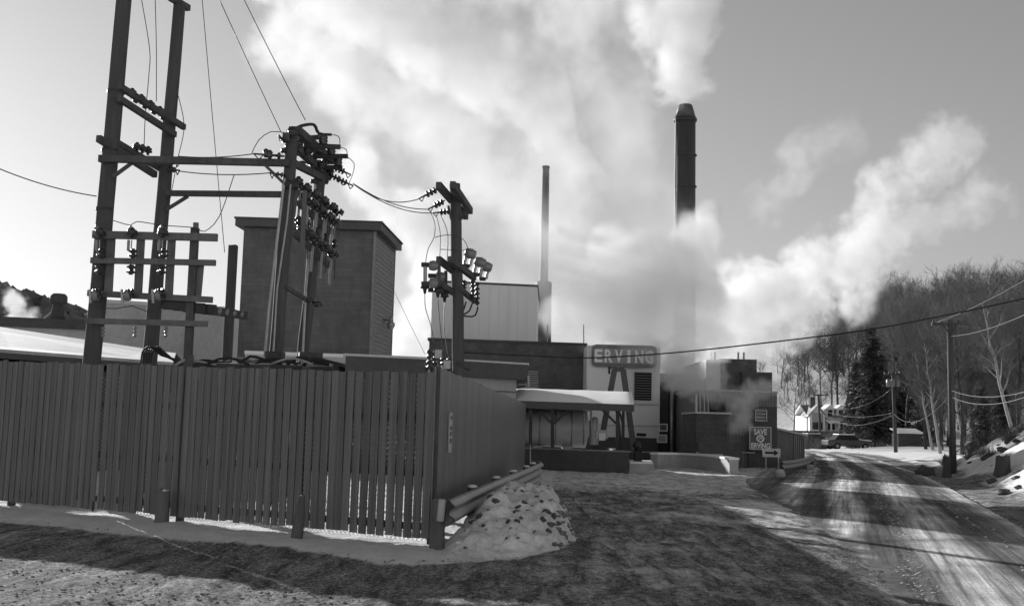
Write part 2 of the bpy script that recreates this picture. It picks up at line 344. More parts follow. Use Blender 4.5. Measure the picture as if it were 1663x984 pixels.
rm = bpy.data.materials.new('salted_asphalt'); rm.use_nodes = True; nt = rm.node_tree; L = nt.links.new; b = nt.nodes['Principled BSDF']
b.inputs['Roughness'].default_value = .85; b.inputs['Specular IOR Level'].default_value = .15
tc = _n(nt, 'ShaderNodeTexCoord'); sx = _n(nt, 'ShaderNodeSeparateXYZ'); L(tc.outputs['UV'], sx.inputs[0])
wn = _n(nt, 'ShaderNodeTexNoise', Scale=.12, Detail=4); mpw = _n(nt, 'ShaderNodeMapping'); mpw.inputs['Scale'].default_value = (2, 1, 1); L(tc.outputs['UV'], mpw.inputs[0]); L(mpw.outputs[0], wn.inputs['Vector'])
du = _n(nt, 'ShaderNodeMath', operation='MULTIPLY_ADD'); du.inputs[1].default_value = .16; L(wn.outputs[0], du.inputs[0]); L(sx.outputs[0], du.inputs[2])
d2 = _n(nt, 'ShaderNodeMath', operation='SUBTRACT'); d2.inputs[1].default_value = .08; L(du.outputs[0], d2.inputs[0])
rp = _n(nt, 'ShaderNodeValToRGB'); L(d2.outputs[0], rp.inputs[0]); cr = rp.color_ramp
stops = [(0, .55), (.10, .4), (.16, .16), (.24, .10), (.30, .34), (.36, .6), (.40, .11), (.47, .09), (.51, .7), (.57, .6), (.61, .10), (.68, .14), (.72, .62), (.80, .5), (.84, .11), (.90, .16), (.955, .3), (.985, .6)]
while len(cr.elements) < len(stops): cr.elements.new(.5)
for e, (p_, v_) in zip(cr.elements, stops): e.position = p_; e.color = (v_, v_, v_, 1)
ms = _n(nt, 'ShaderNodeMapping'); ms.inputs['Scale'].default_value = (46, .16, 1); L(tc.outputs['UV'], ms.inputs[0])
ns = _n(nt, 'ShaderNodeTexNoise', Scale=1, Detail=8, Roughness=.7, Distortion=.4); L(ms.outputs[0], ns.inputs['Vector'])
nb = _n(nt, 'ShaderNodeTexNoise', Scale=.5, Detail=6, Roughness=.6); L(tc.outputs['Object'], nb.inputs['Vector'])
nf = _n(nt, 'ShaderNodeTexNoise', Scale=26, Detail=9, Roughness=.7); L(tc.outputs['Object'], nf.inputs['Vector'])
q1 = _n(nt, 'ShaderNodeMapRange'); q1.inputs['From Min'].default_value = .35; q1.inputs['From Max'].default_value = .65; q1.inputs['To Min'].default_value = .3; q1.inputs['To Max'].default_value = 1.55; L(ns.outputs[0], q1.inputs['Value'])
q2 = _n(nt, 'ShaderNodeMapRange'); q2.inputs['From Min'].default_value = .35; q2.inputs['From Max'].default_value = .65; q2.inputs['To Min'].default_value = .6; q2.inputs['To Max'].default_value = 1.3; L(nb.outputs[0], q2.inputs['Value'])
q3 = _n(nt, 'ShaderNodeMapRange'); q3.inputs['From Min'].default_value = .3; q3.inputs['From Max'].default_value = .7; q3.inputs['To Min'].default_value = .6; q3.inputs['To Max'].default_value = 1.35; L(nf.outputs[0], q3.inputs['Value'])
ng = _n(nt, 'ShaderNodeTexNoise', Scale=60, Detail=3, Roughness=.8); L(tc.outputs['Object'], ng.inputs['Vector'])
q4 = _n(nt, 'ShaderNodeMapRange'); q4.inputs['From Min'].default_value = .38; q4.inputs['From Max'].default_value = .62; q4.inputs['To Min'].default_value = .65; q4.inputs['To Max'].default_value = 1.4; L(ng.outputs[0], q4.inputs['Value'])
pr = rp.outputs[0]
for q in (q1, q2, q3, q4):
    mm = _n(nt, 'ShaderNodeMath', operation='MULTIPLY'); L(pr, mm.inputs[0]); L(q.outputs[0], mm.inputs[1]); pr = mm.outputs[0]
da = _n(nt, 'ShaderNodeAttribute', attribute_name='dirt'); dn = _n(nt, 'ShaderNodeTexNoise', Scale=1.1, Detail=9, Roughness=.7); L(tc.outputs['Object'], dn.inputs['Vector'])
dd = _n(nt, 'ShaderNodeMath', operation='MULTIPLY_ADD'); dd.inputs[1].default_value = 1.3; L(dn.outputs[0], dd.inputs[0]); L(da.outputs['Fac'], dd.inputs[2])
dm = _n(nt, 'ShaderNodeMapRange', interpolation_type='SMOOTHSTEP'); dm.inputs['From Min'].default_value = .95; dm.inputs['From Max'].default_value = 1.25; L(dd.outputs[0], dm.inputs['Value'])
dv = _n(nt, 'ShaderNodeMapRange'); dv.inputs['From Min'].default_value = .3; dv.inputs['From Max'].default_value = .7; dv.inputs['To Min'].default_value = .07; dv.inputs['To Max'].default_value = .2; L(dn.outputs[0], dv.inputs['Value'])
dx_ = _n(nt, 'ShaderNodeMath', operation='MULTIPLY'); L(dv.outputs[0], dx_.inputs[0]); L(q3.outputs[0], dx_.inputs[1])
mxr = _n(nt, 'ShaderNodeMix', data_type='FLOAT'); L(dm.outputs[0], mxr.inputs[0]); L(pr, mxr.inputs[2]); L(dx_.outputs[0], mxr.inputs[3])
L(mxr.outputs[0], b.inputs['Base Color'])
hh_ = _n(nt, 'ShaderNodeMath', operation='MULTIPLY_ADD'); L(dn.outputs[0], hh_.inputs[0]); L(dm.outputs[0], hh_.inputs[1]); L(nf.outputs[0], hh_.inputs[2])
bp = _n(nt, 'ShaderNodeBump', Strength=.6, Distance=.05); L(hh_.outputs[0], bp.inputs['Height']); L(bp.outputs[0], b.inputs['Normal'])
me.materials.append(rm); ro = bpy.data.objects.new('road', me); COL.objects.link(ro); ro['kind'] = 'structure'
# crumbs of ploughed slush down the middle of the road
mb = MB(); rnd = random.Random(5)
for k in range(1500):
    s = rnd.uniform(47, 85) if k % 4 else rnd.uniform(47, 62); i = int(np.searchsorted(arc, s)); u = .665+rnd.gauss(0, .014)+.012*math.sin(s*.4)
    if rnd.random() < .10: u = rnd.gauss(.88, .02)
    p = RE[i]-RN[i]*ROAD_W*(1-u); t = np.array([RN[i][1]*-1, RN[i][0]]); p = p+t*rnd.uniform(-.5, .5); r_ = .006+.02*rnd.random()**2
    mb.blob((p[0], p[1], .05), (r_*1.4, r_*1.2, r_*.8), k, 5, 3, .5)
mb.build('slush_crumbs', grey('road_slush', .3, .55, 9, .9, .3), kind='stuff', label='broken crumbs of slush along the middle of the road', category='slush')

# clods and frozen lumps trodden all over the yard
mb = MB(); rnd = random.Random(23)
for k in range(4000):
    y = 8.2+11*rnd.random()**1.3; x = rnd.uniform(-.46*y, .16*y)
    if seg_dist(np.array([x]), np.array([y]), FC, FL)[0] < 1.6 or (y > FC[1]+(x-FC[0])*(FL[1]-FC[1])/(FL[0]-FC[0]) and x < FC[0]+1.2): continue
    s_ = .004+.012*rnd.random()**2; mb.blob((x, y, .004+.3*s_), (s_*1.6, s_*1.3, s_*.8), k, 5, 3, .6)
mb.build('dirt_clods', grey('frozen_dirt', .12, .3, 9, .95, .3), kind='stuff', label='small frozen clods trodden over the yard', category='dirt')
# ================================================================== board fence, gate, guardrail, snow pile
BW, GAP, BT = .127, .026, .022
def fence_run(a, b, n0, n1, top, root, gaps, mat, rise=.0):
    a = np.array(a, float); b = np.array(b, float); d = (b-a)[:2]; Lh = np.linalg.norm(d); d /= Lh; rz = math.atan2(d[1], d[0])
    me = MB().box((0, 0, 0), (BW, BT, 1.0)).mesh('board', mat)
    rnd = random.Random(int(Lh*100)); s = 0.0; k = 0; po = WORLD[root.name]
    while s < Lh-BW:
        lo = .085+rnd.gauss(0, .008); c = a[:2]+d*(s+BW/2); hi = top+rnd.gauss(0, .010)+rise*float(np.hypot(*(c-FC[:2])))
        o = bpy.data.objects.new('board', me); COL.objects.link(o); o.parent = root
        o.location = Vector((c[0], c[1], (lo+hi)/2))-po; o.rotation_euler = (0, rnd.gauss(0, .003), rz+rnd.gauss(0, .005)); o.scale = (1+rnd.gauss(0, .015), 1, hi-lo)
        s += BW+gaps*rnd.uniform(.65, 1.35) if rnd.random() > .03 else BW+gaps*.2
        k += 1
    return d, rz, Lh
def chain_link(root, a, b, top, back):
    a = np.array(a, float); b = np.array(b, float); d = (b-a)[:2]; Lh = np.linalg.norm(d); d /= Lh; nrm = np.array([-d[1], d[0]])*back
    mb = MB(); pitch = .075
    for sgn in (1, -1):
        k = -int(top/pitch)
        while k*pitch < Lh+top:
            s0 = k*pitch; lo, hi = .03, top-.05
            pts = []
            for z in (lo, hi):
                s = s0+sgn*z if sgn > 0 else s0+(top-z)-0; pts.append((s, z))
            (sa, za), (sb, zb) = pts
            if sa != sb:
                for lim in (0, Lh):
                    pass
            t0, t1 = 0.0, 1.0
            ds = sb-sa
            for lim, sg in ((0, 1), (Lh, -1)):
                fa = (sa-lim)*sg; fb = (sb-lim)*sg
                if fa < 0 and fb < 0: t0 = 2
                elif fa < 0: t0 = max(t0, fa/(fa-fb))
                elif fb < 0: t1 = min(t1, fa/(fa-fb))
            if t0 < t1:
                q = []
                for t in (t0, t1):
                    s = sa+ds*t; z = za+(zb-za)*t; c = a[:2]+d*s+nrm; q.append((c[0], c[1], z))
                mb.tube(q, .0035, 3, False)
            k += 1
    return mb.build('chain_link_mesh', M['galv'], root)
nF = np.array([-(FL-FC)[1], (FL-FC)[0]])/np.linalg.norm((FL-FC)[:2])
if nF[1] < 0: nF = -nF                          # away from the camera
def onF(s, back=0.0, z=0.0):                    # metres left of the corner along the front run
    d = (FL-FC)[:2]/np.linalg.norm((FL-FC)[:2]); p = FC[:2]+d*s+nF*back; return np.array([p[0], p[1], z])
FTOP = 2.39
S_GATE = 4.95                                    # the gate begins left of the tall post
fence = thing('board_fence', 'dark painted board fence facing the road, right of the gate post', 'fence', onF(2.4))
fence_run(onF(1.7), onF(S_GATE+.06), 0, 0, FTOP, fence, GAP, M['board'], .024); fence_run(onF(.01), onF(1.7+BW*.9), 0, 0, FTOP, fence, GAP*1.15, M['board'], .024)
for z in (.24, .98, 1.76):
    MB().bar(onF(.03, .05, z), onF(S_GATE-.12, .05, z), .05, .10).build('rail', M['rail'], fence)
for s in (.06, 2.45, S_GATE):
    MB().box(onF(s, .13, 1.25 if s < 4 else 1.34), (.11, .11, 2.5 if s < 4 else 2.72)).build('post', M['timber'], fence)
chain_link(fence, onF(S_GATE-.1), onF(.12), FTOP, .085)
gate = thing('board_gate', 'wide dark board gate at the left end of the fence', 'gate', onF(8))
fence_run(onF(12.4), onF(6.81), 0, 0, FTOP, gate, GAP*.9, M['board'], .024)
fence_run(onF(6.76), onF(S_GATE-.10), 0, 0, FTOP, gate, GAP*1.1, M['board'], .024)
for z in (.26, 1.0, 1.86):
    MB().bar(onF(S_GATE+.12, .05, z), onF(6.75, .05, z), .05, .10).build('rail', M['rail'], gate)
    MB().bar(onF(6.88, .05, z), onF(12.4, .05, z), .05, .10).build('rail', M['rail'], gate)
MB().bar(onF(6.95, .05, .3), onF(9.6, .05, 1.8), .04, .09).build('brace', M['rail'], gate)
MB().bar(onF(9.7, .05, 1.8), onF(12.3, .05, .3), .04, .09).build('brace', M['rail'], gate)
chain_link(gate, onF(12.4), onF(S_GATE+.1), FTOP, .085)
MB().tube([onF(6.82, -.05, .05), onF(6.82, -.05, .22)], .02, 8).build('drop_bolt', M['iron'], gate)
for s in (9.2, 12.4): MB().box(onF(s, .13, 1.25), (.11, .11, 2.5)).build('post', M['timber'], gate)
side = thing('side_fence', 'long board fence running away from the corner behind the guardrail', 'fence', (FC+FR)/2)
dS_ = (FR-FC)[:2]/np.linalg.norm((FR-FC)[:2]); nS = np.array([-dS_[1], dS_[0]])      # to the left, inside the yard
def onS(s, back=0.0, z=0.0): p = FC[:2]+dS_*s+nS*back; return np.array([p[0], p[1], z])
SL = np.linalg.norm((FR-FC)[:2])
fence_run(onS(.03), onS(SL), 0, 0, FTOP+.1, side, .012, M['board_gloss'])
for z in (.3, 1.05, 1.9):
    MB().bar(onS(.1, .05, z), onS(SL-.1, .05, z), .05, .10).build('rail', M['rail'], side)
for k in range(11): MB().box(onS(1.2+k*2.45, .13, 1.2), (.11, .11, 2.4)).build('post', M['timber'], side)
# notice on the side fence: a tall strip with four blocks of print too worn to read
nb_ = thing('notice_board', 'tall narrow white notice fixed to the side fence', 'sign', onS(1.75, -.03, 1.15))
c = onS(1.75, -.032, 1.55)
rzS = math.atan2(dS_[1], dS_[0])
MB().box(c, (.34, .02, .62), rzS).build('panel', M['signmid'], nb_)
for k, (z, w) in enumerate(((1.78, .10), (1.62, .13), (1.53, .16), (1.42, .10))):
    for j in range(3):
        q = onS(1.75+(j-1)*.07, -.045, z); MB().box(q, (.045, .004, .05+.008*k), rzS).build('print', M['signdark'], nb_)

# wooden bollards before the fence
def bollard(px, py, top_py, w, label, taper=.85, lean=0.0, seed=0, cap=True):
    g = G(px, py); h = (py-top_py)*g[1]/F_PX
    mb = MB(); n = 10; rnd = random.Random(seed); prof = [(-.2, 1), (0, 1), (h*.5, .95), (h*.9, taper), (h*.985, taper*.88), (h, taper*.6)]
    mb.tube([(g[0]+lean*z+rnd.gauss(0, .004), g[1], z) for z, _ in prof], [w/2*k for _, k in prof], n)
    t = thing('wooden_bollard', label, 'bollard', (g[0], g[1], 0), 'wooden posts in front of the fence')
    mb.build('post', M['timber_l'], t, True)
    if cap: MB().lathe((g[0]+lean*h, g[1], h-.02), (g[0]+lean*h, g[1], h+.008), [(0, w/2*taper*.7), (.6, w/2*taper*.7), (1, w/2*taper*.4)]).build('snow_cap', M['snow'], t, True)
bollard(262, 848, 797, .23, 'stout weathered wooden post below the gate post', .92, .02, 1)
bollard(482, 874, 806, .17, 'slim tapered wooden post before the middle of the fence', .55, .08, 2)
bollard(709, 891, 812, .22, 'thick round post at the fence corner beside the guardrail end', .95, .01, 3, False)

# guardrail
gr = thing('guardrail', 'steel guardrail curving along the side fence behind the snow pile', 'guardrail', (-.3, 21, 0))
GP = catmull([(-.80, 14.3), (-.42, 18), (0.02, 22), (.48, 26), (.80, 29), (.86, 30.4), (.62, 31.2)], .35)
def wbeam(path, zc, hh, off=.0, th=.006):
    mb = MB(); prof = [(-.5, 0), (-.42, .02), (-.30, .07), (-.20, .07), (-.08, .0), (.08, .0), (.20, .07), (.30, .07), (.42, .02), (.5, 0)]
    t = np.gradient(path, axis=0); t /= np.linalg.norm(t, axis=1)[:, None]; nn = np.stack([t[:, 1], -t[:, 0]], 1); vs = []; m = len(prof)
    for i in range(len(path)):
        for s_, dd in prof: q = path[i]+nn[i]*(off+dd); vs.append((q[0], q[1], zc+s_*hh))
        for s_, dd in prof: q = path[i]+nn[i]*(off+dd-th*3); vs.append((q[0], q[1], zc+s_*hh))
    fs = []
    for i in range(len(path)-1):
        for k in range(m-1):
            a0 = i*2*m+k; b0 = (i+1)*2*m+k; fs.append((a0, a0+1, b0+1, b0)); fs.append((a0+m, b0+m, b0+m+1, a0+m+1))
        for k in (0, m-1): a0 = i*2*m+k; b0 = (i+1)*2*m+k; fs.append((a0, b0, b0+m, a0+m))
    mb._add(vs, fs); return mb
wbeam(GP, .53, .33, .05).build('beam', M['galv'], gr, True)
wbeam(GP[int(len(GP)*.3):], .2, .26).build('lower_beam', M['galv'], gr, True)
for s in (.22, .42, .60, .77, .91):
    q = GP[int(s*(len(GP)-1))]; t = thing  # posts stand behind the beam
    MB().box((q[0]-.15, q[1], .32), (.16, .18, .66), .05).build('post', M['timber'], gr)
    MB().blob((q[0]-.15, q[1], .665), (.09, .10, .035), int(s*99), 8, 5, .3).build('snow_cap', M['roofsnow'], gr, True)
MB().tube([(-.86, 14.22, .43), (-.84, 14.24, .71)], .05, 10).build('end_cap', M['galv'], gr)

# ploughed snow heap by the corner
nx_, ny_ = 96, 150; vs = []
for j in range(ny_+1):
    for i in range(nx_+1):
        x = -1.30+3.0*i/nx_; y = 13.0+9.4*j/ny_; q = Vector((x, y, 0))
        xr = .62+.055*(y-14)+.22*mnoise.noise(Vector((y*.7, 1, 3)))+.10*mnoise.noise(Vector((y*2.3, 5, 3)))     # ragged cut face towards the yard
        e1 = float(sst(0, .52, xr+.32-x)); rx = -.80+.112*(y-14.3); e2 = float(sst(rx-.3, rx+.4, x)); e3 = float(sst(13.35+.35*abs(x+.2)+.15*mnoise.noise(Vector((x*2, 0, 0))), 16.3, y)); e4 = 1-float(sst(18.6, 21.8, y))
        e = e1*e2*e3*e4; hgt = .74*e*(1.0-.10*(x+.4))
        hgt += min(1, e*3)*(.10*mnoise.noise(q*1.3)+.11*mnoise.noise(q*3.3)+.075*mnoise.noise(q*7.5)+.035*mnoise.noise(q*16))
        vs.append((x, y, -.07+hgt))
me_ = MB()._add(vs, [(j*(nx_+1)+i, j*(nx_+1)+i+1, (j+1)*(nx_+1)+i+1, (j+1)*(nx_+1)+i) for j in range(ny_) for i in range(nx_)])
pile_v = np.array(vs)
pm = grey('ploughed_snow', .4, .95, 7, .8, .9, .07, spec=.2)
me_.build('snow_pile', pm, smooth=True, **tg('heap of ploughed grey snow by the fence corner', 'snow pile'))
def pile_z(x, y): k = ((pile_v[:, 0]-x)**2+(pile_v[:, 1]-y)**2).argmin(); return pile_v[k, 2]
rnd = random.Random(11)
spots = [(843, 824, .05), (851, 815, .05), (872, 806, .035), (838, 846, .06), (846, 842, .05), (826, 846, .05), (860, 866, .025), (817, 871, .06), (824, 873, .045), (757, 890, .045), (838, 830, .04), (805, 812, .06), (797, 806, .05), (788, 800, .05), (870, 830, .045), (880, 842, .06), (886, 829, .07), (899, 836, .06), (905, 848, .05), (893, 850, .06), (780, 838, .07), (770, 846, .06), (762, 828, .05), (786, 854, .05), (820, 800, .05), (834, 797, .045), (880, 815, .05), (890, 862, .05), (848, 797, .04)]
for k, (px, py, r_) in enumerate(spots):
    d = ray(px, py); t = 8.0
    for _ in range(400):
        q = np.array([0, 0, EYE])+d*t
        if q[2] < pile_z(q[0], q[1]) or q[2] < 0: break
        t += .05
    r_ *= .95
    q = q-np.array([0, 0, r_*.25]); MB().blob(q, (r_*rnd.uniform(.8, 1.4), r_*rnd.uniform(.8, 1.3), r_*rnd.uniform(.6, 1)), 40+k, 8, 6, .6).build('stone', M['stone'], **tg('dark stone lodged in the heap of ploughed snow', 'stone', 'stones in the snow heap'))
# churned clods round the heap's foot
mb = MB()
for k in range(700):
    y = rnd.uniform(14.2, 20.5); x = .75+.06*(y-14)+abs(rnd.gauss(0, .5))-.15
    s_ = .010+.035*rnd.random()**2; mb.blob((x, y, max(.0, pile_z(x, y) if abs(x) < 1.4 and 13.2 < y < 21.5 else 0)+s_*.3), (s_*1.5, s_*1.2, s_*.8), k, 5, 4, .6)
for k in range(110):
    x = rnd.uniform(-.6, 1.1); y = rnd.uniform(14, 20); s_ = .006+.02*rnd.random()**2
    if pile_z(x, y) > .12: mb.blob((x, y, pile_z(x, y)), (s_*1.4, s_*1.2, s_), k, 5, 4, .6)
mb.build('slush_clods', grey('dirty_slush', .07, .3, 8, .9, .5), kind='stuff', label='churned clods of dirty slush round the snow heap', category='slush')
# ================================================================== the mill
def xy(p): return (float(p[0]), float(p[1]))
def zat(px, py, Y): return float(P(px, py, Y)[2])
# ---- tall siding-clad tower
tw = thing('tower_building', 'tall dark tower block with overhanging flat roof behind the poles', 'building', (P(500, 600, 52)[0], 52, 0))
fl, fr, brr = P(386, 560, 50), P(602, 560, 50.2), P(635, 560, 55.4); bl = fl+(brr-fr); top = zat(500, 372, 50)
fp = [xy(fl), xy(fr), xy(brr), xy(bl)]
MB().prism(fp, -.2, top).build('wall', M['tower'], tw)
nb0 = 46
for k in range(nb0):                              # lapped boards on the side wall
    z = .6+k*(top-.8)/nb0; a_, b_ = np.array(fp[1]), np.array(fp[2]); d_ = (b_-a_)/np.linalg.norm(b_-a_); n_ = np.array([d_[1], -d_[0]])
    h_ = (top-.8)/nb0
    q = [a_+d_*.05, b_-d_*.05]
    MB().hexa([(q[0][0]+n_[0]*.035, q[0][1]+n_[1]*.035, z), (q[1][0]+n_[0]*.035, q[1][1]+n_[1]*.035, z), (q[1][0], q[1][1], z), (q[0][0], q[0][1], z)],
              [(q[0][0]+n_[0]*.012, q[0][1]+n_[1]*.012, z+h_*.98), (q[1][0]+n_[0]*.012, q[1][1]+n_[1]*.012, z+h_*.98), (q[1][0], q[1][1], z+h_*.98), (q[0][0], q[0][1], z+h_*.98)]).build('clapboard', M['clap'], tw)
ce = np.mean(np.array(fp), 0); ov = [tuple(ce+(np.array(p)-ce)*1.0+np.sign(np.array(p)-ce)*np.array([.32, .42])) for p in fp]
rf = MB().prism(ov, top, top+.34).build('roof', M['fascia'], tw)
MB().prism([tuple(ce+(np.array(p)-ce)*1.015) for p in ov], top+.34, top+.42).build('roof_edge', M['roof'], rf)
for q in (fp[1], fp[2]): MB().box((q[0], q[1], top/2), (.12, .12, top-.02)).build('corner_board', M['clap'], tw)
lm = thing('wall_lamp', 'goose-neck lamp with a round shade on the tower', 'lamp', P(617, 525, 52.5))
pa = P(615, 525, 53); pts = [pa+np.array([0, 0, 0]), pa+np.array([.04, -.1, .10]), pa+np.array([.2, -.15, .16]), pa+np.array([.62, -.15, .15])]
MB().tube(pts, .025, 6).build('arm', M['iron'], lm)
e = pts[-1]; MB().lathe(e+np.array([0, 0, .2]), e+np.array([0, 0, -.42]), [(0, .02), (.1, .10), (.35, .12), (.4, .07), (.5, .17), (.62, .2), (.8, .2), (.84, .16), (1, .14)], 12).build('shade', M['galv'], lm, True)

# ---- low yard buildings behind the fence
def slab(t, name, corners, z0, z1, mat): return MB().prism([xy(c) for c in corners], z0, z1).build(name, mat, t)
lb = thing('yard_building', 'low flat-roofed dark building with pale roof edge behind the fence', 'building', (P(630, 600, 37)[0], 39, 0))
a, b2 = P(561, 590, 36), P(706, 600, 37); zt = zat(630, 577, 36.5); dpt = np.array([-.3, 6, 0]); wz = zt-.62
slab(lb, 'wall', [a+[.25, .3, 0], b2+[-.25, .3, 0], b2+dpt, a+dpt], -.1, wz, M['darkconc'])
slab(lb, 'fascia', [a, b2, b2+dpt, a+dpt], wz, zt-.08, M['fascia'])
slab(lb, 'roof_edge', [a+[-.03, -.04, 0], b2+[.03, -.04, 0], b2+dpt+[.03, 0, 0], a+dpt+[-.03, 0, 0]], zt-.08, zt, M['trim'])
lc = thing('snow_roofed_shed', 'low shed with white roof edge behind the twin poles', 'shed', (P(470, 600, 40)[0], 41, 0))
a, b2 = P(398, 575, 38.5), P(562, 580, 39); zt = zat(480, 572, 38.7); dpt = np.array([-.4, 6, 0])
slab(lc, 'wall', [a+[.3, .3, 0], b2+[-.3, .3, 0], b2+dpt, a+dpt], -.1, zt-.3, M['darkconc'])
slab(lc, 'roof', [a, b2, b2+dpt, a+dpt], zt-.3, zt-.12, M['trim'])
slab(lc, 'roof_snow', [a+[-.02, -.02, 0], b2+[.02, -.02, 0], b2+dpt, a+dpt], zt-.12, zt, M['roofsnow'])
MB().bar(P(432, 593, 37), P(488, 592, 37), .08, .08).build('lower_trim', M['trim'], lc)
MB().bar(P(530, 591, 37.2), P(562, 589, 37.2), .08, .08).build('lower_trim', M['trim'], lc)
MB().bar(P(560, 591, 37.2), P(560, 574, 37.2), .1, .1).build('downpipe', M['trim'], lc)
ld = thing('pump_house', 'pale low building with dark deep fascia at the end of the side fence', 'building', (P(800, 620, 43)[0], 45, 0))
a, b2 = P(742, 590, 41.5), P(858, 595, 43.2); zt = zat(800, 586, 42.3); dpt = np.array([.0, 6, 0]); wz = zt-.66
slab(ld, 'wall', [a+[.2, .35, 0], b2+[-.45, .3, 0], b2+dpt+[-.45, 0, 0], a+dpt], -.1, wz, M['conc'])
for k in range(3): MB().bar(a+np.array([.2, .3, -a[2]+wz-.5-k*.55]), b2+np.array([-.45, .25, -b2[2]+wz-.5-k*.55]), .02, .05).build('board_joint', M['timber_l'], ld)
slab(ld, 'fascia', [a, b2, b2+dpt, a+dpt], wz, zt-.07, M['fascia'])
slab(ld, 'roof_edge', [a+[-.03, -.04, 0], b2+[.03, -.04, 0], b2+dpt+[.03, 0, 0], a+dpt], zt-.07, zt, M['trim'])
MB().tube([b2+np.array([.0, -.03, -b2[2]+zt-.5]), b2+np.array([.02, -.06, -b2[2]+zt-.95])], .05, 8).build('rain_spout', M['galv'], ld)
# ---- long shed with a snow-covered pitched roof at the left
ls = thing('long_shed', 'long low shed at far left with a snow-covered sloping roof', 'shed', (-14, 36, 0))
e0, e1, r0, r1 = P(-70, 561, 28.5), P(280, 588, 34), P(-70, 520, 38), P(285, 573, 47)
zE = (e0[2]+e1[2])/2; zR = (r0[2]+r1[2])/2
def lev(p, z): return np.array([p[0], p[1], z])
def roofslab(t, name, q, th, mat):                # q: four corners, counter-clockwise from above
    return MB().hexa([c-np.array([0, 0, th]) for c in q], q).build(name, mat, t)
q = [e0, e1, r1, r0]
roofslab(ls, 'roof', [c-np.array([0, 0, .10]) for c in q], .16, M['fascia'])
roofslab(ls, 'roof_snow', [c+np.array([0, .06, 0]) for c in q], .095, M['thinsnow'])
inn = [e0+[0, .5, -.4], e1+[-.4, .5, -.4], r1+[-.4, -.2, -.4], r0+[0, -.2, -.4]]
MB().hexa([lev(c, -.1) for c in inn], inn).build('wall', M['darkconc'], ls)
bk_ = [r0, r1, r1+[0, 6, -1.6], r0+[0, 6, -1.6]]
roofslab(ls, 'rear_roof', bk_, .2, M['roof'])
# ---- pale long hall beyond it
lh = thing('pale_hall', 'long pale flat-topped hall seen through the left pole frame', 'building', (P(260, 560, 62)[0], 66, 0))
a, b2 = P(160, 500, 60), P(362, 505, 62.5); zt = zat(260, 497, 61)
slab(lh, 'wall', [a, b2, b2+[0, 9, 0], a+[0, 9, 0]], -.1, zt, M['conc'])
slab(lh, 'roof_edge', [a+[-.1, -.12, 0], b2+[.1, -.12, 0], b2+[.1, 9, 0], a+[-.1, 9, 0]], zt, zt+.2, M['trim'])
dk = thing('dark_roofed_hall', 'dark flat roof with a round ventilator under the far left hill', 'building', (P(70, 530, 70)[0], 74, 0))
a, b2 = P(-60, 515, 68), P(152, 523, 70); zt = zat(60, 517, 69)
slab(dk, 'wall', [a, b2, b2+[0, 8, 0], a+[0, 8, 0]], -.1, zt-.6, M['conc']); slab(dk, 'roof', [a+[-.3, -.4, 0], b2+[.3, -.4, 0], b2+[.3, 8, 0], a+[-.3, 8, 0]], zt-.6, zt, M['roof'])
v = P(93, 520, 71)
MB().lathe(v, v+np.array([0, 0, 1.75]), [(0, .55), (.2, .42), (.55, .36), (.56, .3), (.62, .3), (.63, .52), (.72, .56), (.9, .54), (1, .40)], 14).build('ventilator', M['roof'], dk, True)
MB().bar(v+np.array([-.9, 0, .1]), v+np.array([-.35, 0, .6]), .06, .1).build('flashing', M['trim'], dk)
cb_ = thing('brick_flue', 'short square flue rising behind the pale hall', 'flue', P(352, 590, 64))
MB().prism([xy(P(344, 560, 64)), xy(P(360, 560, 64)), xy(P(360, 560, 64.8)), xy(P(344, 560, 64.8))], 0, zat(352, 541, 64)).build('shaft', M['conc'], cb_)
MB().prism([xy(P(342, 560, 63.9)), xy(P(362, 560, 63.9)), xy(P(362, 560, 64.9)), xy(P(342, 560, 64.9))], zat(352, 541, 64), zat(352, 538, 64)).build('cap', M['darkconc'], cb_)

# ---- main mill: dark brick with a pale penthouse
ml = thing('brick_mill', 'long dark brick mill wall below the pale penthouse', 'building', (P(830, 640, 66)[0], 70, 0))
a, b2 = P(697, 560, 61.5), P(954, 570, 62.5); zt = zat(830, 557, 62)
slab(ml, 'wall', [a, b2, b2+[0, 14, 0], a+[0, 14, 0]], -.1, zt, M['brick'])
slab(ml, 'coping', [a+[-.1, -.1, 0], b2+[-.02, -.1, 0], b2+[-.02, 14, 0], a+[-.1, 14, 0]], zt, zt+.14, M['roof'])
for k in range(8):
    z0_ = zat(863, 628-k*3.6, 62)
    MB().bar(P(852, 628-k*3.6, 62.0)+[0, -.04, 0], P(874, 629-k*3.6, 62.1)+[0, -.04, 0], .10, .05).build('louver_slat', M['galv'], ml)
for px in (889, 948): MB().tube([P(px, 557, 66), P(px, 527, 66)], .035, 6).build('vent_pipe', M['galv'], ml)
pe = thing('penthouse', 'plain pale metal-clad penthouse box on the brick mill roof', 'building', (P(790, 556, 67)[0], 69, zt+.14))
a, b2 = P(701, 500, 65), P(872, 500, 66); z1_ = zat(790, 462, 65.5)
slab(pe, 'wall', [a, b2, b2+[.3, 8, 0], a+[0, 8, 0]], zt+.14, z1_, M['pent'])
slab(pe, 'roof_edge', [a+[-.06, -.06, 0], b2+[.06, -.06, 0], b2+[.36, 8, 0], a+[-.06, 8, 0]], z1_, z1_+.12, M['fascia'])
for k in range(1, 11):
    q = a+(b2-a)*k/11; MB().box((q[0], q[1]-.015, (zt+.14+z1_)/2), (.05, .03, z1_-zt-.2)).build('seam', M['pent'], pe)
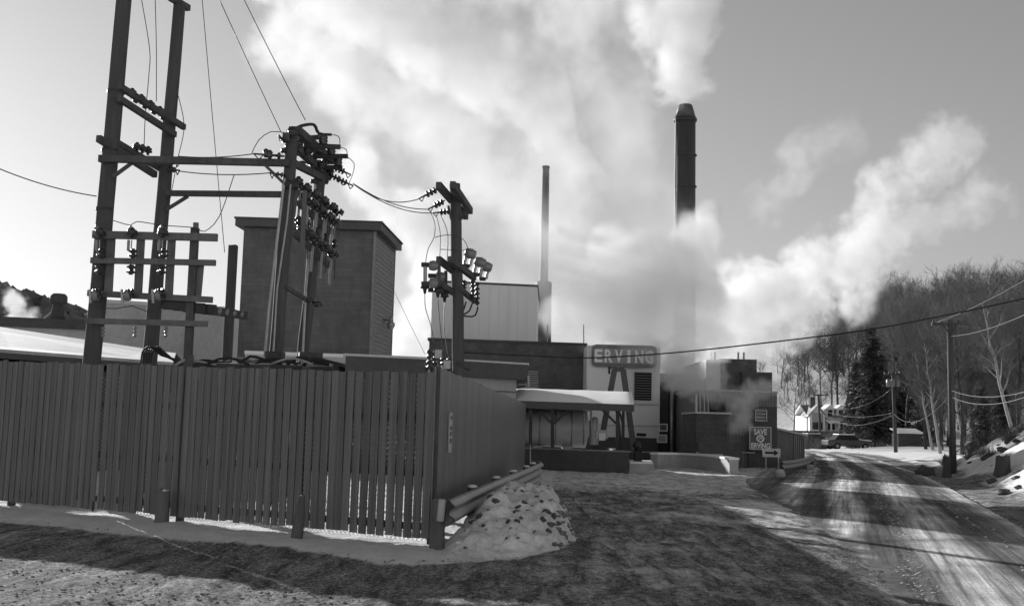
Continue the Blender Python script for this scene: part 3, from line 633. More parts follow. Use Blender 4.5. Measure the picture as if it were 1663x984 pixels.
# ---- pale sign tower with the mill's name and a louver
st = thing('sign_tower', 'pale metal-clad stair tower carrying the big name sign', 'building', (P(1012, 700, 60)[0], 62, 0))
a, b2 = P(953, 600, 59.6), P(1072, 600, 60.2); z1_ = zat(1012, 563, 60); zb = zat(1012, 710, 60)
slab(st, 'wall', [a, b2, b2+[0, 7, 0], a+[0, 7, 0]], zb, z1_, M['panel'])
slab(st, 'base_wall', [a+[.05, .06, 0], b2+[-.05, .06, 0], b2+[-.05, 6.9, 0], a+[.05, 6.9, 0]], -.1, zb, M['darkconc'])
for py in (655, 690): MB().bar(P(957, py, 59.55), P(1070, py+2, 60.1), .02, .04).build('panel_joint', M['galv'], st)
for k in range(11):
    MB().bar(P(1030, 605+k*4.1, 59.85), P(1057, 606+k*4.1, 59.95), .14, .055).build('louver_slat', M['signdark'], st)
MB().box((P(1043.5, 627, 59.98)[0], 60.02, zat(1043, 627, 60)), (1.0, .06, 1.55)).build('louver_back', M['black'], st)
MB().bar(P(1034, 705, 59.8), P(1049, 706, 59.8), .1, .14).build('wall_vent', M['black'], st)
def rrect(cx, cz, w, h, r, n=6):
    out = []
    for k, (sx_, sz_) in enumerate(((1, 1), (-1, 1), (-1, -1), (1, -1))):
        for j in range(n+1):
            t = math.pi/2*(k+j/n); out.append((cx+sx_*(w/2-r)+r*math.cos(t), cz+sz_*(h/2-r)+r*math.sin(t)))
    return out
def text_mesh(s, size, bold=0.0, ext=.01, align='CENTER'):
    cu = bpy.data.curves.new('t', 'FONT'); cu.body = s; cu.size = size; cu.extrude = ext; cu.offset = bold; cu.align_x = align; cu.align_y = 'CENTER'; cu.resolution_u = 4
    ob = bpy.data.objects.new('t', cu); COL.objects.link(ob); dg = bpy.context.evaluated_depsgraph_get(); me = bpy.data.meshes.new_from_object(ob.evaluated_get(dg))
    bpy.data.objects.remove(ob); bpy.data.curves.remove(cu); return me
def put_text(name, s, centre, size, width, height, mat, parent, rz=0.0, bold=0.0):   # upright lettering fitted to width x height
    me = text_mesh(s, size, bold); co = np.array([v.co[:] for v in me.vertices]); mn, mx = co.min(0), co.max(0)
    sx_, sz_ = width/(mx[0]-mn[0]), height/(mx[1]-mn[1]); c = (mn+mx)/2
    for v in me.vertices: x, y, z = (v.co.x-c[0])*sx_, (v.co.y-c[1])*sz_, v.co.z-c[2]; v.co = (x, -z, y)
    me.materials.append(mat); o = bpy.data.objects.new(name, me); COL.objects.link(o); o.parent = parent
    o.location = Vector([float(k) for k in centre])-WORLD[parent.name]; o.rotation_euler = (0, 0, rz); return o
ns_ = thing('name_sign', 'big rounded sign reading ERVING high on the pale stair tower', 'sign', P(1013, 596, 59.5))
c = P(1014, 578, 59.45); px2m = 59.5/F_PX
def ring(cx, cz, w, h, r, t, y, th):
    o = rrect(cx, cz, w, h, r); i = rrect(cx, cz, w-2*t, h-2*t, max(.02, r-t)); n = len(o); mb = MB()
    vs = [(x, y, z) for x, z in o]+[(x, y, z) for x, z in i]+[(x, y+th, z) for x, z in o]+[(x, y+th, z) for x, z in i]; fs = []
    for k in range(n):
        m = (k+1) % n; fs += [(k, n+k, n+m, m), (2*n+k, 2*n+m, 3*n+m, 3*n+k), (k, m, 2*n+m, 2*n+k), (n+k, 3*n+k, 3*n+m, n+m)]
    return mb._add(vs, fs)
ring(c[0], c[2], 106*px2m, 36*px2m, .30, .2, c[1], .08).build('border', grey('sign_border', .14, .18), ns_)
MB().box(c+np.array([0, .06, 0]), (104*px2m, .04, 33*px2m)).build('face', grey('sign_face', .28, .34), ns_)
for k, ch in enumerate('ERVING'):
    q = P(972+k*16.5, 577.5+k*.45, 59.42); put_text('letter', ch, q, 1, (13 if ch != 'I' else 5)*px2m, 21*px2m, M['letter'], ns_, 0, .03)
for px, py, w, h, mt, lab in ((1077, 694, 14, 12, 'signdark', 'small framed dark notice right of the stair tower, upper one'), (1075, 712, 16, 13, 'signmid', 'small pale notice right of the stair tower, lower one')):
    t = thing('small_notice', lab, 'sign', P(px, py, 58.8)); q = P(px, py, 58.8)
    MB().box(q, (w*px2m, .03, h*px2m)).build('panel', M[mt], t); ring(q[0], q[2], w*px2m, h*px2m, .03, .05, q[1]-.03, .02).build('frame', M['letter'], t)
    if mt == 'signmid':
        for j in range(4): MB().box(q+np.array([0, -.02, .13-j*.085]), (.36, .01, .03)).build('print', M['signdark'], t)

# ---- tank, its snowy canopy and the low containment wall
wl = thing('containment_wall', 'low dark wall round the tank yard with a pale coping', 'wall', (P(940, 760, 42)[0], 42, 0))
a, b2 = P(820, 760, 42.3), P(1021, 768, 40.6); zt = zat(1021, 732, 40.6)
slab(wl, 'wall', [lev(a, 0), lev(b2, 0), lev(b2+[.3, 9, 0], 0), lev(a+[0, 9, 0], 0)] if False else [a, b2, b2+np.array([0, .25, 0]), a+np.array([0, .25, 0])], -.1, zt-.05, M['darkconc'])
slab(wl, 'end_wall', [b2+np.array([-.25, .25, 0]), b2+np.array([0, .25, 0]), b2+np.array([.2, 9, 0]), b2+np.array([-.05, 9, 0])], -.1, zt-.05, M['darkconc'])
slab(wl, 'coping', [a+np.array([0, -.03, 0]), b2+np.array([.03, -.03, 0]), b2+np.array([.03, .27, 0]), a+np.array([0, .27, 0])], zt-.05, zt, M['galv'])
MB().tube([P(861, 722, 41.3), P(861, 760, 41.3)], .035, 6).build('corner_pipe', M['galv'], wl)
tk = thing('storage_tank', 'pale horizontal cylindrical tank under the snowy canopy', 'tank', (P(905, 725, 46)[0], 46.5, .5))
ta, tb_ = P(850, 693, 46.3), P(953, 697, 46.3); rt = 30*46.3/F_PX
MB().lathe(ta, tb_, [(0, rt*.97), (.03, rt), (.97, rt), (.985, rt*.97), (.995, rt*.9), (1.02, rt*.5), (1.03, rt*.05)], 32).build('shell', M['tank'], tk, True)
for px in (873, 921): q = P(px, 720, 46.3); MB().box((q[0], q[1], .42), (.4, 1.2, .86)).build('saddle', M['conc'], tk)
for t_ in (.25, .5, .75): q = ta+(tb_-ta)*t_; MB().lathe(q-[.03, 0, 0], q+[.03, 0, 0], [(0, rt*1.004), (1, rt*1.004)], 32).build('band', M['galv'], tk, True)
cn = thing('tank_canopy', 'open canopy with thick white snow on its roof over the tank', 'canopy', (P(940, 725, 45)[0], 46, 0))
fl_, fr_, brr_, bl_ = P(838, 650.5, 43.2), P(1030, 657, 43.2), P(1026, 637, 50), P(838, 631.5, 50)
q = [fl_, fr_, brr_, bl_]
roofslab(cn, 'roof', [k-np.array([0, 0, .0]) for k in q], .28, M['fascia'])
nsx = 40; mb = MB(); vs = []
for j in range(9):
    for i in range(nsx+1):
        p = (fl_*(1-i/nsx)+fr_*i/nsx)*(1-j/8)+(bl_*(1-i/nsx)+brr_*i/nsx)*j/8; ed = min(i, nsx-i, j*2+.0, (8-j)*2)
        vs.append(p+np.array([0, 0, .005+(.10+.03*mnoise.noise(Vector(p.tolist())*1.3))*(1-math.exp(-ed*.9))]))
mb._add(vs, [(j*(nsx+1)+i, j*(nsx+1)+i+1, (j+1)*(nsx+1)+i+1, (j+1)*(nsx+1)+i) for j in range(8) for i in range(nsx)]).build('roof_snow', M['roofsnow'], cn, True)
def cpost(px, Y, y0, y1, arms):
    a_, b_ = P(px, y1, Y), P(px, y0, Y); MB().bar(lev(a_, 0), b_, .13, .13).build('post', M['iron'], cn)
    for (x1, yy, x0, y00) in arms: MB().bar(P(x0, y00, Y), P(x1, yy, Y), .09, .09).build('brace', M['iron'], cn)
cpost(897.5, 43.6, 661, 722, [(876, 668, 897, 688), (922, 668, 898, 688)])
cpost(1003, 43.6, 663, 723, [(976, 663, 1003, 690)])
cpost(1012, 49, 663, 723, [(1004, 663, 1012, 690)])
cpost(862, 43.6, 661, 722, [])
pf = thing('transfer_pump', 'pipe frame and slim tank at the right end of the storage tank', 'pump', P(963, 722, 45))
for pts in ([(948, 670), (948, 722)], [(952, 668), (960, 666), (960, 722)], [(963, 678), (970, 678), (970, 722)]):
    MB().tube([P(x, y, 45) for x, y in pts], .04, 6).build('pipe', M['galv'], pf)
q = P(964, 722, 46); MB().lathe(q, q+np.array([0, 0, 1.15]), [(0, .2), (.85, .2), (.95, .15), (1, .05)], 12).build('vessel', M['tank'], pf, True)
q = P(977, 705, 44.5); MB().box(q, (.5, .3, .35)).build('control_box', M['signmid'], pf)
MB().box(P(978, 709, 44.3), (.26, .02, .3)).build('label_plate', M['white'], pf)
# A-frame hoist
af = thing('hoist_frame', 'dark steel A-frame standing before the pale stair tower', 'hoist', P(1003, 735, 52))
for (x0, y0, x1, y1) in ((977, 712, 998, 600), (1030, 735, 1012, 600)): MB().bar(P(x0, y0, 52), P(x1, y1, 52), .26, .26, (0, 1, 0)).build('leg', M['fascia'], af)
for (x0, y0, x1, y1) in ((1009, 735, 1001, 655),): MB().bar(P(x0, y0, 54), P(x1, y1, 52.3), .14, .14, (0, 1, 0)).build('back_leg', M['fascia'], af)
MB().bar(P(996, 600, 52), P(1014, 600, 52), .2, .2).build('top_beam', M['fascia'], af)
MB().bar(P(988, 597, 51.9), P(1001, 597, 51.9), .1, .1).build('jib', M['fascia'], af); q = P(989.5, 601, 51.9); MB().box(q, (.1, .12, .36)).build('pulley', M['ink'], af)
# dark plinth things right of the wall
pb = thing('valve_station', 'small black pump on a snowy concrete slab beside the tank wall', 'pump', P(1040, 750, 44))
sa, sb = P(1022, 768, 42), P(1062, 767, 42); zt2 = zat(1040, 750, 42)
slab(pb, 'slab', [sa, sb, sb+np.array([.3, 2.6, 0]), sa+np.array([.1, 2.6, 0])], -.1, zt2-.06, M['conc']); slab(pb, 'slab_snow', [sa+np.array([.02, .02, 0]), sb+np.array([-.05, .02, 0]), sb+np.array([.2, 2.5, 0]), sa+np.array([.1, 2.5, 0])], zt2-.06, zt2, M['roofsnow'])
q = P(1036, 747, 42.8); MB().box(q+np.array([0, 0, .12]), (.28, .3, .5)).build('motor', M['ink'], pb); MB().lathe(q+np.array([-.05, 0, .3]), q+np.array([-.05, 0, .75]), [(0, .1), (.4, .1), (.45, .17), (.7, .17), (1, .06)], 10).build('valve', M['iron'], pb, True)

# ---- dark loading bay and back buildings
bay = thing('loading_bay', 'deeply shaded open bay with a tall pipe between the stair tower and the stepped building', 'building', (P(1105, 740, 62)[0], 64, 0))
a, b2 = P(1070, 700, 61), P(1133, 700, 61); zt = zat(1100, 615, 61)
slab(bay, 'back_wall', [a+np.array([0, 3, 0]), b2+np.array([0, 3, 0]), b2+np.array([0, 8, 0]), a+np.array([0, 8, 0])], -.1, zt, M['black'])  # wall coloured near-black for the shade deep in the bay
slab(bay, 'roof', [a, b2, b2+np.array([0, 8, 0]), a+np.array([0, 8, 0])], zt, zt+.3, M['fascia'])
slab(bay, 'left_pier', [a+np.array([.02, .1, 0]), a+np.array([.55, .1, 0]), a+np.array([.55, 3, 0]), a+np.array([.02, 3, 0])], -.1, zt, M['darkconc'])
MB().tube([lev(P(1090.5, 735, 60.6), 0), P(1091.5, 625, 60.6)], .12, 10).build('pipe', M['galv'], bay, True)
sb_ = thing('stepped_mill', 'stepped dark mill building half hidden by steam behind the two road signs', 'building', (P(1195, 760, 50)[0], 52, 0))
def blk(name, px0, px1, py0, Y0, Y1, mat, py1=None, t=sb_, dep=None):
    a_, b_ = P(px0, py0, Y0), P(px1, py0, Y0); d_ = Y1-Y0
    zb_ = -.1 if py1 is None else zat((px0+px1)/2, py1, Y0)
    return MB().prism([xy(a_), xy(b_), (b_[0], b_[1]+d_), (a_[0], a_[1]+d_)], zb_, zat((px0+px1)/2, py0, Y0)).build(name, mat, t)
blk('front_wall', 1131, 1181, 671, 50, 54, M['brick'])
blk('front_roof_edge', 1130, 1188, 669, 49.9, 54.1, M['trim'], 672)
blk('ribbed_wall', 1181, 1216, 690, 50.4, 54, M['corr'])
blk('right_wall', 1216, 1262, 660, 50.2, 58, M['darkconc'])
blk('upper_wall', 1132, 1262, 635, 54, 62, M['corr'])
blk('upper_edge', 1130, 1264, 633.5, 53.9, 62.1, M['galv'], 636)
blk('top_block', 1147, 1172, 584, 62, 70, M['panel'])
blk('top_dark_block', 1171, 1229, 583, 61.9, 70, M['brick'])
blk('right_block', 1206, 1254, 604, 61.5, 69, M['darkconc'])
blk('lower_apron', 1135, 1201, 718, 47.5, 50, M['darkconc'])
for px in (1155, 1161, 1199, 1208): MB().tube([P(px, 590, 64), P(px, 572, 64)], .06, 6).build('vent_pipe', M['galv'], sb_)
for k, px in enumerate((1137, 1144, 1150, 1157)): MB().bar(P(px, 640, 53.93), P(px, 668, 53.93), .06, .03).build('rib', M['galv'], sb_)
MB().box((P(1166, 660, 53.9)[0], 53.9, zat(1166, 658, 53.9)), (.75, .1, .9)).build('doorway', M['black'], sb_)
w_ = MB().box((P(1236, 674, 50.1)[0], 50.12, zat(1236, 674, 50.1)), (.55, .08, .62)).build('window', M['glass'], sb_)
for k in range(4): MB().bar(P(1227, 666+k*5.5, 50.0), P(1245, 667+k*5.5, 50.0), .04, .03).build('glazing_bar', M['galv'], w_)
for px in (1227, 1245): MB().bar(P(px, 666, 50.0), P(px, 684, 50.0), .04, .03).build('glazing_bar', M['galv'], w_)
MB().bar(P(1205, 734.5, 50), P(1226, 735, 50), .05, .05).build('sill_pipe', M['galv'], sb_)
MB().bar(P(1131, 640, 53.9), P(1131, 670, 53.9), .1, .1).build('corner_trim', M['trim'], sb_)
MB().bar(P(1130, 718, 49.8), P(1180, 720, 49.8), .06, .06).build('pipe_run', M['galv'], sb_)
hs_ = MB().hexa([P(1131, 742, 47), P(1176, 743, 47), P(1172, 735, 47.8), P(1131, 734, 47.8)], [P(1131, 741, 47), P(1176, 742, 47), P(1172, 734, 47.8), P(1131, 733, 47.8)])
hs_.build('porch_roof', M['trim'], sb_)
rs = thing('ribbed_shed', 'dark lean-to shed with a pale ribbed end at the road bend', 'shed', (P(1285, 750, 57)[0], 57, 0))
a_, b_, c_, d_ = P(1262, 700, 54), P(1287, 705, 54.5), P(1306, 708, 58), P(1278, 700, 59)
zs = [zat(1262, 697, 54), zat(1287, 704, 54.5), zat(1306, 708, 58), zat(1278, 702, 59)]
MB().prism([xy(a_), xy(b_), xy(c_), xy(d_)], -.1, zs).build('wall', M['corr'], rs)
MB().prism([(a_[0]-.1, a_[1]-.15), (b_[0]+.1, b_[1]-.15), (c_[0]+.2, c_[1]), (d_[0], d_[1]+.1)], [z+.002 for z in zs], [z+.1 for z in zs]).build('roof', M['trim'], rs)
for k in range(6):
    t_ = (k+.5)/6; q = b_*(1-t_)+c_*t_; MB().bar((q[0]+.03, q[1]-.03, 0), (q[0]+.03, q[1]-.03, zs[1]*(1-t_)+zs[2]*t_-.05), .10, .05, (1, 0, 0)).build('rib', M['corr_l'], rs)
MB().bar(P(1266, 744, 52), P(1300, 753, 54), .08, .1).build('handrail', M['galv'], rs)
# rails and kerb walls of the ramp
rw = thing('ramp_wall', 'low snow-capped ramp wall and pipe rail running to the stepped building', 'wall', P(1120, 755, 45))
pp = [G(1062, 770), G(1100, 760), G(1150, 768), G(1192, 776)]
pp = catmull([(p[0], p[1]) for p in (P(1062, 760, 47), P(1100, 755, 48), P(1150, 757, 46), P(1192, 770, 42))], .4)
mb = MB(); n_ = len(pp)
for i in range(n_-1): mb.bar((pp[i][0], pp[i][1], .24), (pp[i+1][0], pp[i+1][1], .24), .35, .66)
mb.build('wall', M['conc'], rw)
mb = MB()
for i in range(n_-1): mb.bar((pp[i][0], pp[i][1], .61), (pp[i+1][0], pp[i+1][1], .61), .42, .08)
mb.build('wall_snow', M['roofsnow'], rw)
MB().tube([P(1060, 735, 52), P(1095, 738, 51), P(1145, 744, 48), P(1182, 757, 45)], .04, 6).build('pipe_rail', M['galv'], rw)
for px, py, Y in ((1064, 736, 52), (1095, 738, 51), (1145, 744, 48), (1181, 757, 45)): q = P(px, py, Y); MB().tube([q, lev(q, 0)], .04, 6).build('rail_post', M['galv'], rw)
yw = thing('yard_parapet', 'dark low parapet below the stair tower', 'wall', P(1065, 760, 55))
slab(yw, 'wall', [P(1018, 750, 56), P(1100, 750, 56), P(1100, 750, 56.4), P(1018, 750, 56.4)], -.1, zat(1060, 735, 56), M['darkconc']); slab(yw, 'coping', [P(1018, 750, 55.95), P(1100, 750, 55.95), P(1100, 750, 56.45), P(1018, 750, 56.45)], zat(1060, 735, 56), zat(1060, 733.5, 56), M['galv'])

# ---- stacks
ch = thing('tall_stack', 'tall dark steel chimney with a tapered cap rising out of the steam', 'chimney', (P(1110, 600, 86)[0], 86, 0))
bx_ = P(1110, 600, 86); zt_, zc_ = zat(1108, 194, 86), zat(1108, 171, 86); rr_ = 17.5*86/F_PX
MB().lathe((bx_[0]+.05, 86, 0), (bx_[0]-.02, 86, zt_), [(0, rr_*1.06), (1, rr_*.97)], 32).build('shaft', M['stack'], ch, True)
MB().lathe((bx_[0]-.02, 86, zt_-.25), (bx_[0]-.02, 86, zt_+.02), [(0, rr_*1.0), (.3, rr_*1.1), (1, rr_*1.1)], 32).build('collar', M['iron'], ch, True)
MB().lathe((bx_[0]-.02, 86, zt_+.0), (bx_[0]-.02, 86, zc_), [(0, rr_*1.04), (.95, rr_*.66), (1, rr_*.6)], 32).build('cap', M['stack'], ch, True)
for k in range(9): z = 3+k*2.6; MB().lathe((bx_[0]+.04, 86, z), (bx_[0]+.04, 86, z+.07), [(0, rr_*1.055), (1, rr_*1.055)], 32).build('seam_ring', M['stack'], ch, True)
MB().bar((bx_[0]-rr_*1.05, 85.6, 1), (bx_[0]-rr_*1.0, 85.6, zt_), .16, .06, (1, 0, 0)).build('ladder', M['iron'], ch)
c2 = thing('slim_stack', 'slim far chimney fading into the steam behind the penthouse', 'chimney', (P(880, 600, 89)[0], 89, 0))
b0 = P(881, 600, 89); MB().lathe((b0[0], 89, 0), (b0[0]-.1, 89, zat(877, 271, 89)), [(0, .78), (.58, .66), (.585, .36), (1, .29)], 24).build('shaft', M['stack'], c2, True)
MB().lathe((b0[0]-.1, 89, zat(877, 274, 89)), (b0[0]-.1, 89, zat(877, 270, 89)), [(0, .32), (1, .32)], 24).build('rim', M['iron'], c2, True)

# ---- road signs
sg = thing('save_sign', 'square dark sign reading SAVE ERVING with a round emblem', 'sign', P(1235, 731, 49.6))
c = P(1234.5, 711.5, 49.6); k_ = 49.6/F_PX; w_, h_ = 36*k_, 37*k_
MB().box(c, (w_, .05, h_)).build('panel', M['signdark'], sg); ring(c[0], c[2], w_, h_, .04, .05, c[1]-.045, .02).build('border', M['signmid'], sg)
put_text('lettering', 'SAVE', P(1235, 701, 49.55), 1, 21*k_, 9.5*k_, M['letter'], sg, 0, .025)
put_text('lettering', 'ERVING', P(1235.3, 723.5, 49.55), 1, 30*k_, 9*k_, M['letter'], sg, 0, .025)
q = P(1235, 712, 49.55); ro_, ri_ = 6*k_, 3.9*k_; n = 20; mb = MB()
vs = [(q[0]+r_*math.cos(2*math.pi*i/n)*1.08, q[1]+d, q[2]+r_*math.sin(2*math.pi*i/n)) for d in (0, .02) for r_ in (ro_, ri_) for i in range(n)]
mb._add(vs, [f for i in range(n) for j in [(i+1) % n] for f in ((i, n+i, n+j, j), (2*n+i, 2*n+j, 3*n+j, 3*n+i), (i, j, 2*n+j, 2*n+i), (n+i, 3*n+i, 3*n+j, n+j))]).build('emblem_ring', M['letter'], sg)
MB().prism([(0, 0)]*3, 0, 0) if False else None
for dx, h0, h1 in ((-.05, -.06, .075), (.0, -.02, .085), (.055, -.07, .06)): MB().bar(q+np.array([dx, .0, h0]), q+np.array([dx+.02, .0, h1]), .03, .02, (0, 1, 0)).build('emblem_leaf', M['letter'], sg)
ar = thing('arrow_sign', 'pale rectangular sign with a black arrow to the right, on two posts', 'sign', G(1255, 775))
Ya = 40.0; c = P(1253, 735, Ya); k_ = Ya/F_PX
MB().box(c, (28.5*k_, .02, 13.5*k_)).build('panel', M['signmid'], ar)
pts = [(-10.5, -1.7), (4, -1.7), (4, -5), (11, 0), (4, 5), (4, 1.7), (-10.5, 1.7)]; n = len(pts)
mb = MB(); mb._add([(c[0]+x*k_, c[1]-.016, c[2]+y*k_) for x, y in pts]+[(c[0]+x*k_, c[1]-.011, c[2]+y*k_) for x, y in pts], [tuple(range(n)), tuple(range(2*n-1, n-1, -1))]+[(i, n+i, n+(i+1) % n, (i+1) % n) for i in range(n)]); mb.build('arrow', M['ink'], ar)
for px in (1244, 1264.5): q = P(px, 741, Ya); MB().tube([lev(q, -.2), q+np.array([0, .03, .3])], .022, 6).build('post', M['galv'], ar)
g2 = thing('bend_guardrail', 'short pale guardrail at the road bend beside the ribbed shed', 'guardrail', P(1300, 762, 50))
GP2 = catmull([xy(G(1270, 774)), xy(G(1292, 770)), xy(G(1312, 763)), xy(G(1323, 755))], .4)
wbeam(GP2, .42, .34).build('beam', M['galv'], g2, True)
for s in (.05, .5, .95): q = GP2[int(s*(len(GP2)-1))]; MB().box((q[0]-.1, q[1]+.05, .22), (.16, .16, .55)).build('post', M['timber'], g2)
bxs = thing('road_marker', 'small squat concrete block beside the arrow sign', 'block', G(1266, 776)); q = G(1267, 776)
MB().lathe(q, q+np.array([0, 0, .33]), [(0, .2), (.7, .18), (.9, .14), (1, .08)], 8).build('body', M['conc'], bxs, True)
# ================================================================== yard substation: poles, arms, insulators
def ins_post(root, p, q, r, n=4, mat='porc', name='insulator'):      # a post insulator with sheds
    prof = [(0, r*.45)]
    for k in range(n):
        t = (k+.15)/n; prof += [(t, r*.5), (t+.25/n, r), (t+.5/n, r*.95), (t+.6/n, r*.45)]
    prof += [(1, r*.4)]
    return MB().lathe(p, q, prof, 10).build(name, M[mat], root, True)
def bell(root, p, r, h, mat='porc'):                                  # a mushroom-shaped pin insulator standing at p
    return MB().lathe(p, np.array(p)+[0, 0, h], [(0, r*.35), (.25, r*.35), (.3, r), (.45, r), (.5, r*.7), (.62, r*.95), (.75, r*.9), (.85, r*.5), (1, r*.35)], 10).build('insulator', M[mat], root, True)
def strain(root, p, q, r=.075, n=3):                                  # a dead-end string of discs with a yoke
    p = np.array(p, float); q = np.array(q, float); prof = [(0, .02)]
    for k in range(n):
        t = .12+.55*k/n; prof += [(t, .025), (t+.03, r), (t+.09, r*.9), (t+.11, .03)]
    prof += [(.72, .02)]
    MB().lathe(p, q, prof+[(1, .018)], 8).build('strain_insulator', M['porc'], root, True)
    m = p+(q-p)*.68; dn = np.array([0, 0, -.11]); mb = MB(); mb.tube([m, m+(q-p)*.14+dn], .012, 5); mb.tube([m+(q-p)*.14+dn, q], .012, 5); mb.build('yoke', M['iron'], root)
def pole_px(name, label, cat, x0, y0, x1, y1, Y, r0, r1, mat='pole', group='poles of the yard substation', ztop=None):
    b_ = P(x0, y0, Y); t_ = P(x1, y1, Y); d_ = (t_-b_)/(t_[2]-b_[2]); base = b_-d_*b_[2]
    if ztop: t_ = base+d_*ztop
    root = thing(name, label, cat, base, group)
    n = 8; pts = [base-d_*.5+(t_-base+d_*.5)*k/n for k in range(n+1)]; rnd = random.Random(int(x0))
    MB().tube([p+np.array([rnd.gauss(0, .008), rnd.gauss(0, .008), 0]) for p in pts], [r0+(r1-r0)*k/n for k in range(n+1)], 14).build('pole', M[mat], root, True)
    return root, base, d_
def wire(label, pts, sag=0.0, r=.011, mat='wire', n=16, name='wire', group='overhead wires of the yard'):
    pts = [np.array(p, float) for p in pts]
    if len(pts) == 2:
        a_, b_ = pts; pts = [a_+(b_-a_)*t-np.array([0, 0, 4*sag*t*(1-t)]) for t in np.linspace(0, 1, n+1)]
    else: pts = list(catmull(pts, .12 if np.linalg.norm(pts[0]-pts[-1]) < 4 else .4))
    return MB().tube(pts, r, 5).build(name, M[mat], True and None, True, **tg(label, 'wire', group))

YA, YB, YC1, YC2, YD = 22.0, 24.2, 21.9, 24.4, 27.0
pA, bA, _ = pole_px('utility_pole', 'tall front pole of the left frame, first from the left edge', 'pole', 150, 580, 201, 0, YA, .185, .155, ztop=12.5)
for zz in range(3): MB().lathe(P(188-zz*9, 150+zz*95, YA)-[0, 0, .03], P(188-zz*9, 150+zz*95, YA)+[0, 0, .03], [(0, .18), (1, .18)], 14).build('band', M['iron'], pA)
pB, bB, _ = pole_px('utility_pole', 'second tall pole of the left frame, standing behind the first', 'pole', 243, 585, 291, 8, YB, .175, .14)
def arm(root, x0, y0, Y0, x1, y1, Y1, w=.10, h=.13, mat='timber', name='crossarm'): return MB().bar(P(x0, y0, Y0), P(x1, y1, Y1), w, h).build(name, M[mat], root)
arm(pB, 276, -4, 23.9, 306, 14, 24.6, .12, .14)
arm(pA, 193, 140, 21.85, 299, 207, 24.45); arm(pA, 193, 160, 21.7, 284, 219, 24.1)
for k in range(4):
    q = P(214+k*15, 160+k*9.5, 22.4+k*.4)
    bell(pA, q, .10, .22); ins_post(pA, q+np.array([.0, .1, -.03]), q+np.array([.16, .22, .06]), .07, 2)
arm(pA, 160, 225, 21.5, 252, 284, 23.9, .11, .14); arm(pA, 190, 232, 22.3, 262, 275, 24.3, .11, .12)
for k in range(3): bell(pA, P(222+k*9, 246+k*3, 23.0+k*.25), .09, .2)
arm(pA, 184, 287, 21.8, 214, 265, 21.8, .05, .07, name='brace')
for zz in ((281, 275), (284, 262)): strain(pB, P(272, zz[1], 24.0), P(292, zz[1]+2, 23.9), .07, 3)
# the timber switch rack across the left frame
rk = thing('switch_rack', 'timber switch rack of stacked crossbars across the two left poles', 'rack', P(250, 590, 21.7))
for (x0, y0, x1, y1, h) in ((151, 381, 353, 386, .15), (148, 423, 350, 427, .115), (143, 476, 345, 487, .12), (139, 521, 337, 526, .11)):
    MB().bar(P(x0, y0, 21.62), P(x1, y1, 21.62), .10, h).build('crossbar', M['timber_l'], rk)
for px, y0, y1 in ((178, 386, 478), (226, 386, 478), (276, 386, 480), (322, 428, 483)): MB().bar(P(px-2, y1, 21.78), P(px+3, y0, 21.78), .16, .05, (0, 1, 0)).build('upright', M['timber_l'], rk)
q0, q1 = P(306, 585, 21.74), P(317, 370, 21.74); MB().bar(lev(q0, 0), q1, .15, .13, (0, 1, 0)).build('post', M['timber'], rk)
for px, dx in ((160, -3), (212, 0), (262, 0)):
    bell(rk, P(px+2, 386, 21.5), .11, .2); ins_post(rk, P(px+dx, 383, 21.48), P(px+dx, 366, 21.5), .055, 2, 'porc_l'); ins_post(rk, P(px+4, 419, 21.5), P(px+4, 404, 21.5), .095, 2); ins_post(rk, P(px+2, 430, 21.5), P(px, 446, 21.5), .095, 2)
    MB().tube([P(px-3, 390, 21.45), P(px-4, 407, 21.45)], .03, 8).build('fuse_tube', M['porc_l'], rk); MB().tube([P(px+2, 390, 21.45), P(px+1, 405, 21.45)], .012, 6).build('fuse_rod', M['galv'], rk)
    ins_post(rk, P(px-6, 478, 21.4), P(px+6, 476, 21.5), .11, 2); MB().tube([P(px-14, 470, 21.4), P(px-13, 492, 21.4)], .03, 8).build('contact', M['galv'], rk)
    MB().lathe(P(px-5, 488, 21.45), P(px-5, 470, 21.45), [(0, .06), (.3, .10), (.7, .10), (1, .05)], 10).build('switch_body', M['porc_l'], rk, True)
    ins_post(rk, P(px+8, 530, 21.5), P(px+7, 548, 21.5), .04, 3, 'porc_l')
MB().tube([P(318, 372, 21.6), P(318, 362, 21.6)], .06, 8).build('cap', M['timber_l'], rk)
for k in range(5): MB().box(P(272+k*17, 494+k*2.2, 21.8), (.2, .22, .2), .2*k).build('switch_box', M['iron'], rk)
MB().bar(P(262, 493, 21.7), P(402, 513, 21.9), .14, .16).build('operating_beam', M['iron'], rk)
ins_post(rk, P(352, 505, 21.8), P(400, 512, 21.9), .09, 4, 'porc_l')
# loose cable coil over the fence top
mb = MB()
for k in range(5): mb.tube(catmull([P(229+k*4, 590, 21.0+k*.1), P(231+k*4, 572, 21.0+k*.1), P(240+k*4, 563, 21.0), P(252+k*3, 569, 21.1), P(262+k*4, 577+k, 21.3), P(284, 583+k, 21.4)], .08), .018, 5)
mb.build('cable_coil', M['cable'], **tg('loose loops of black cable behind the gate post', 'cable'))
cbm = thing('cable_heap', 'tangle of dark cables and scrap heaped behind the fence top', 'cable', P(370, 592, 20.5)); rnd = random.Random(3)
for k in range(9):
    x = 308+k*26; y = 590-4*math.sin((k+1)/10*math.pi); Y = 20.2+rnd.uniform(0, 1.2)
    MB().tube(catmull([P(x-24, y+5, Y), P(x-6, y-rnd.uniform(2, 8), Y), P(x+16, y-rnd.uniform(0, 5), Y+.1), P(x+44, y+5, Y)], .1), rnd.uniform(.015, .035), 6).build('cable', M['cable' if k % 3 else 'galv'], cbm, True)
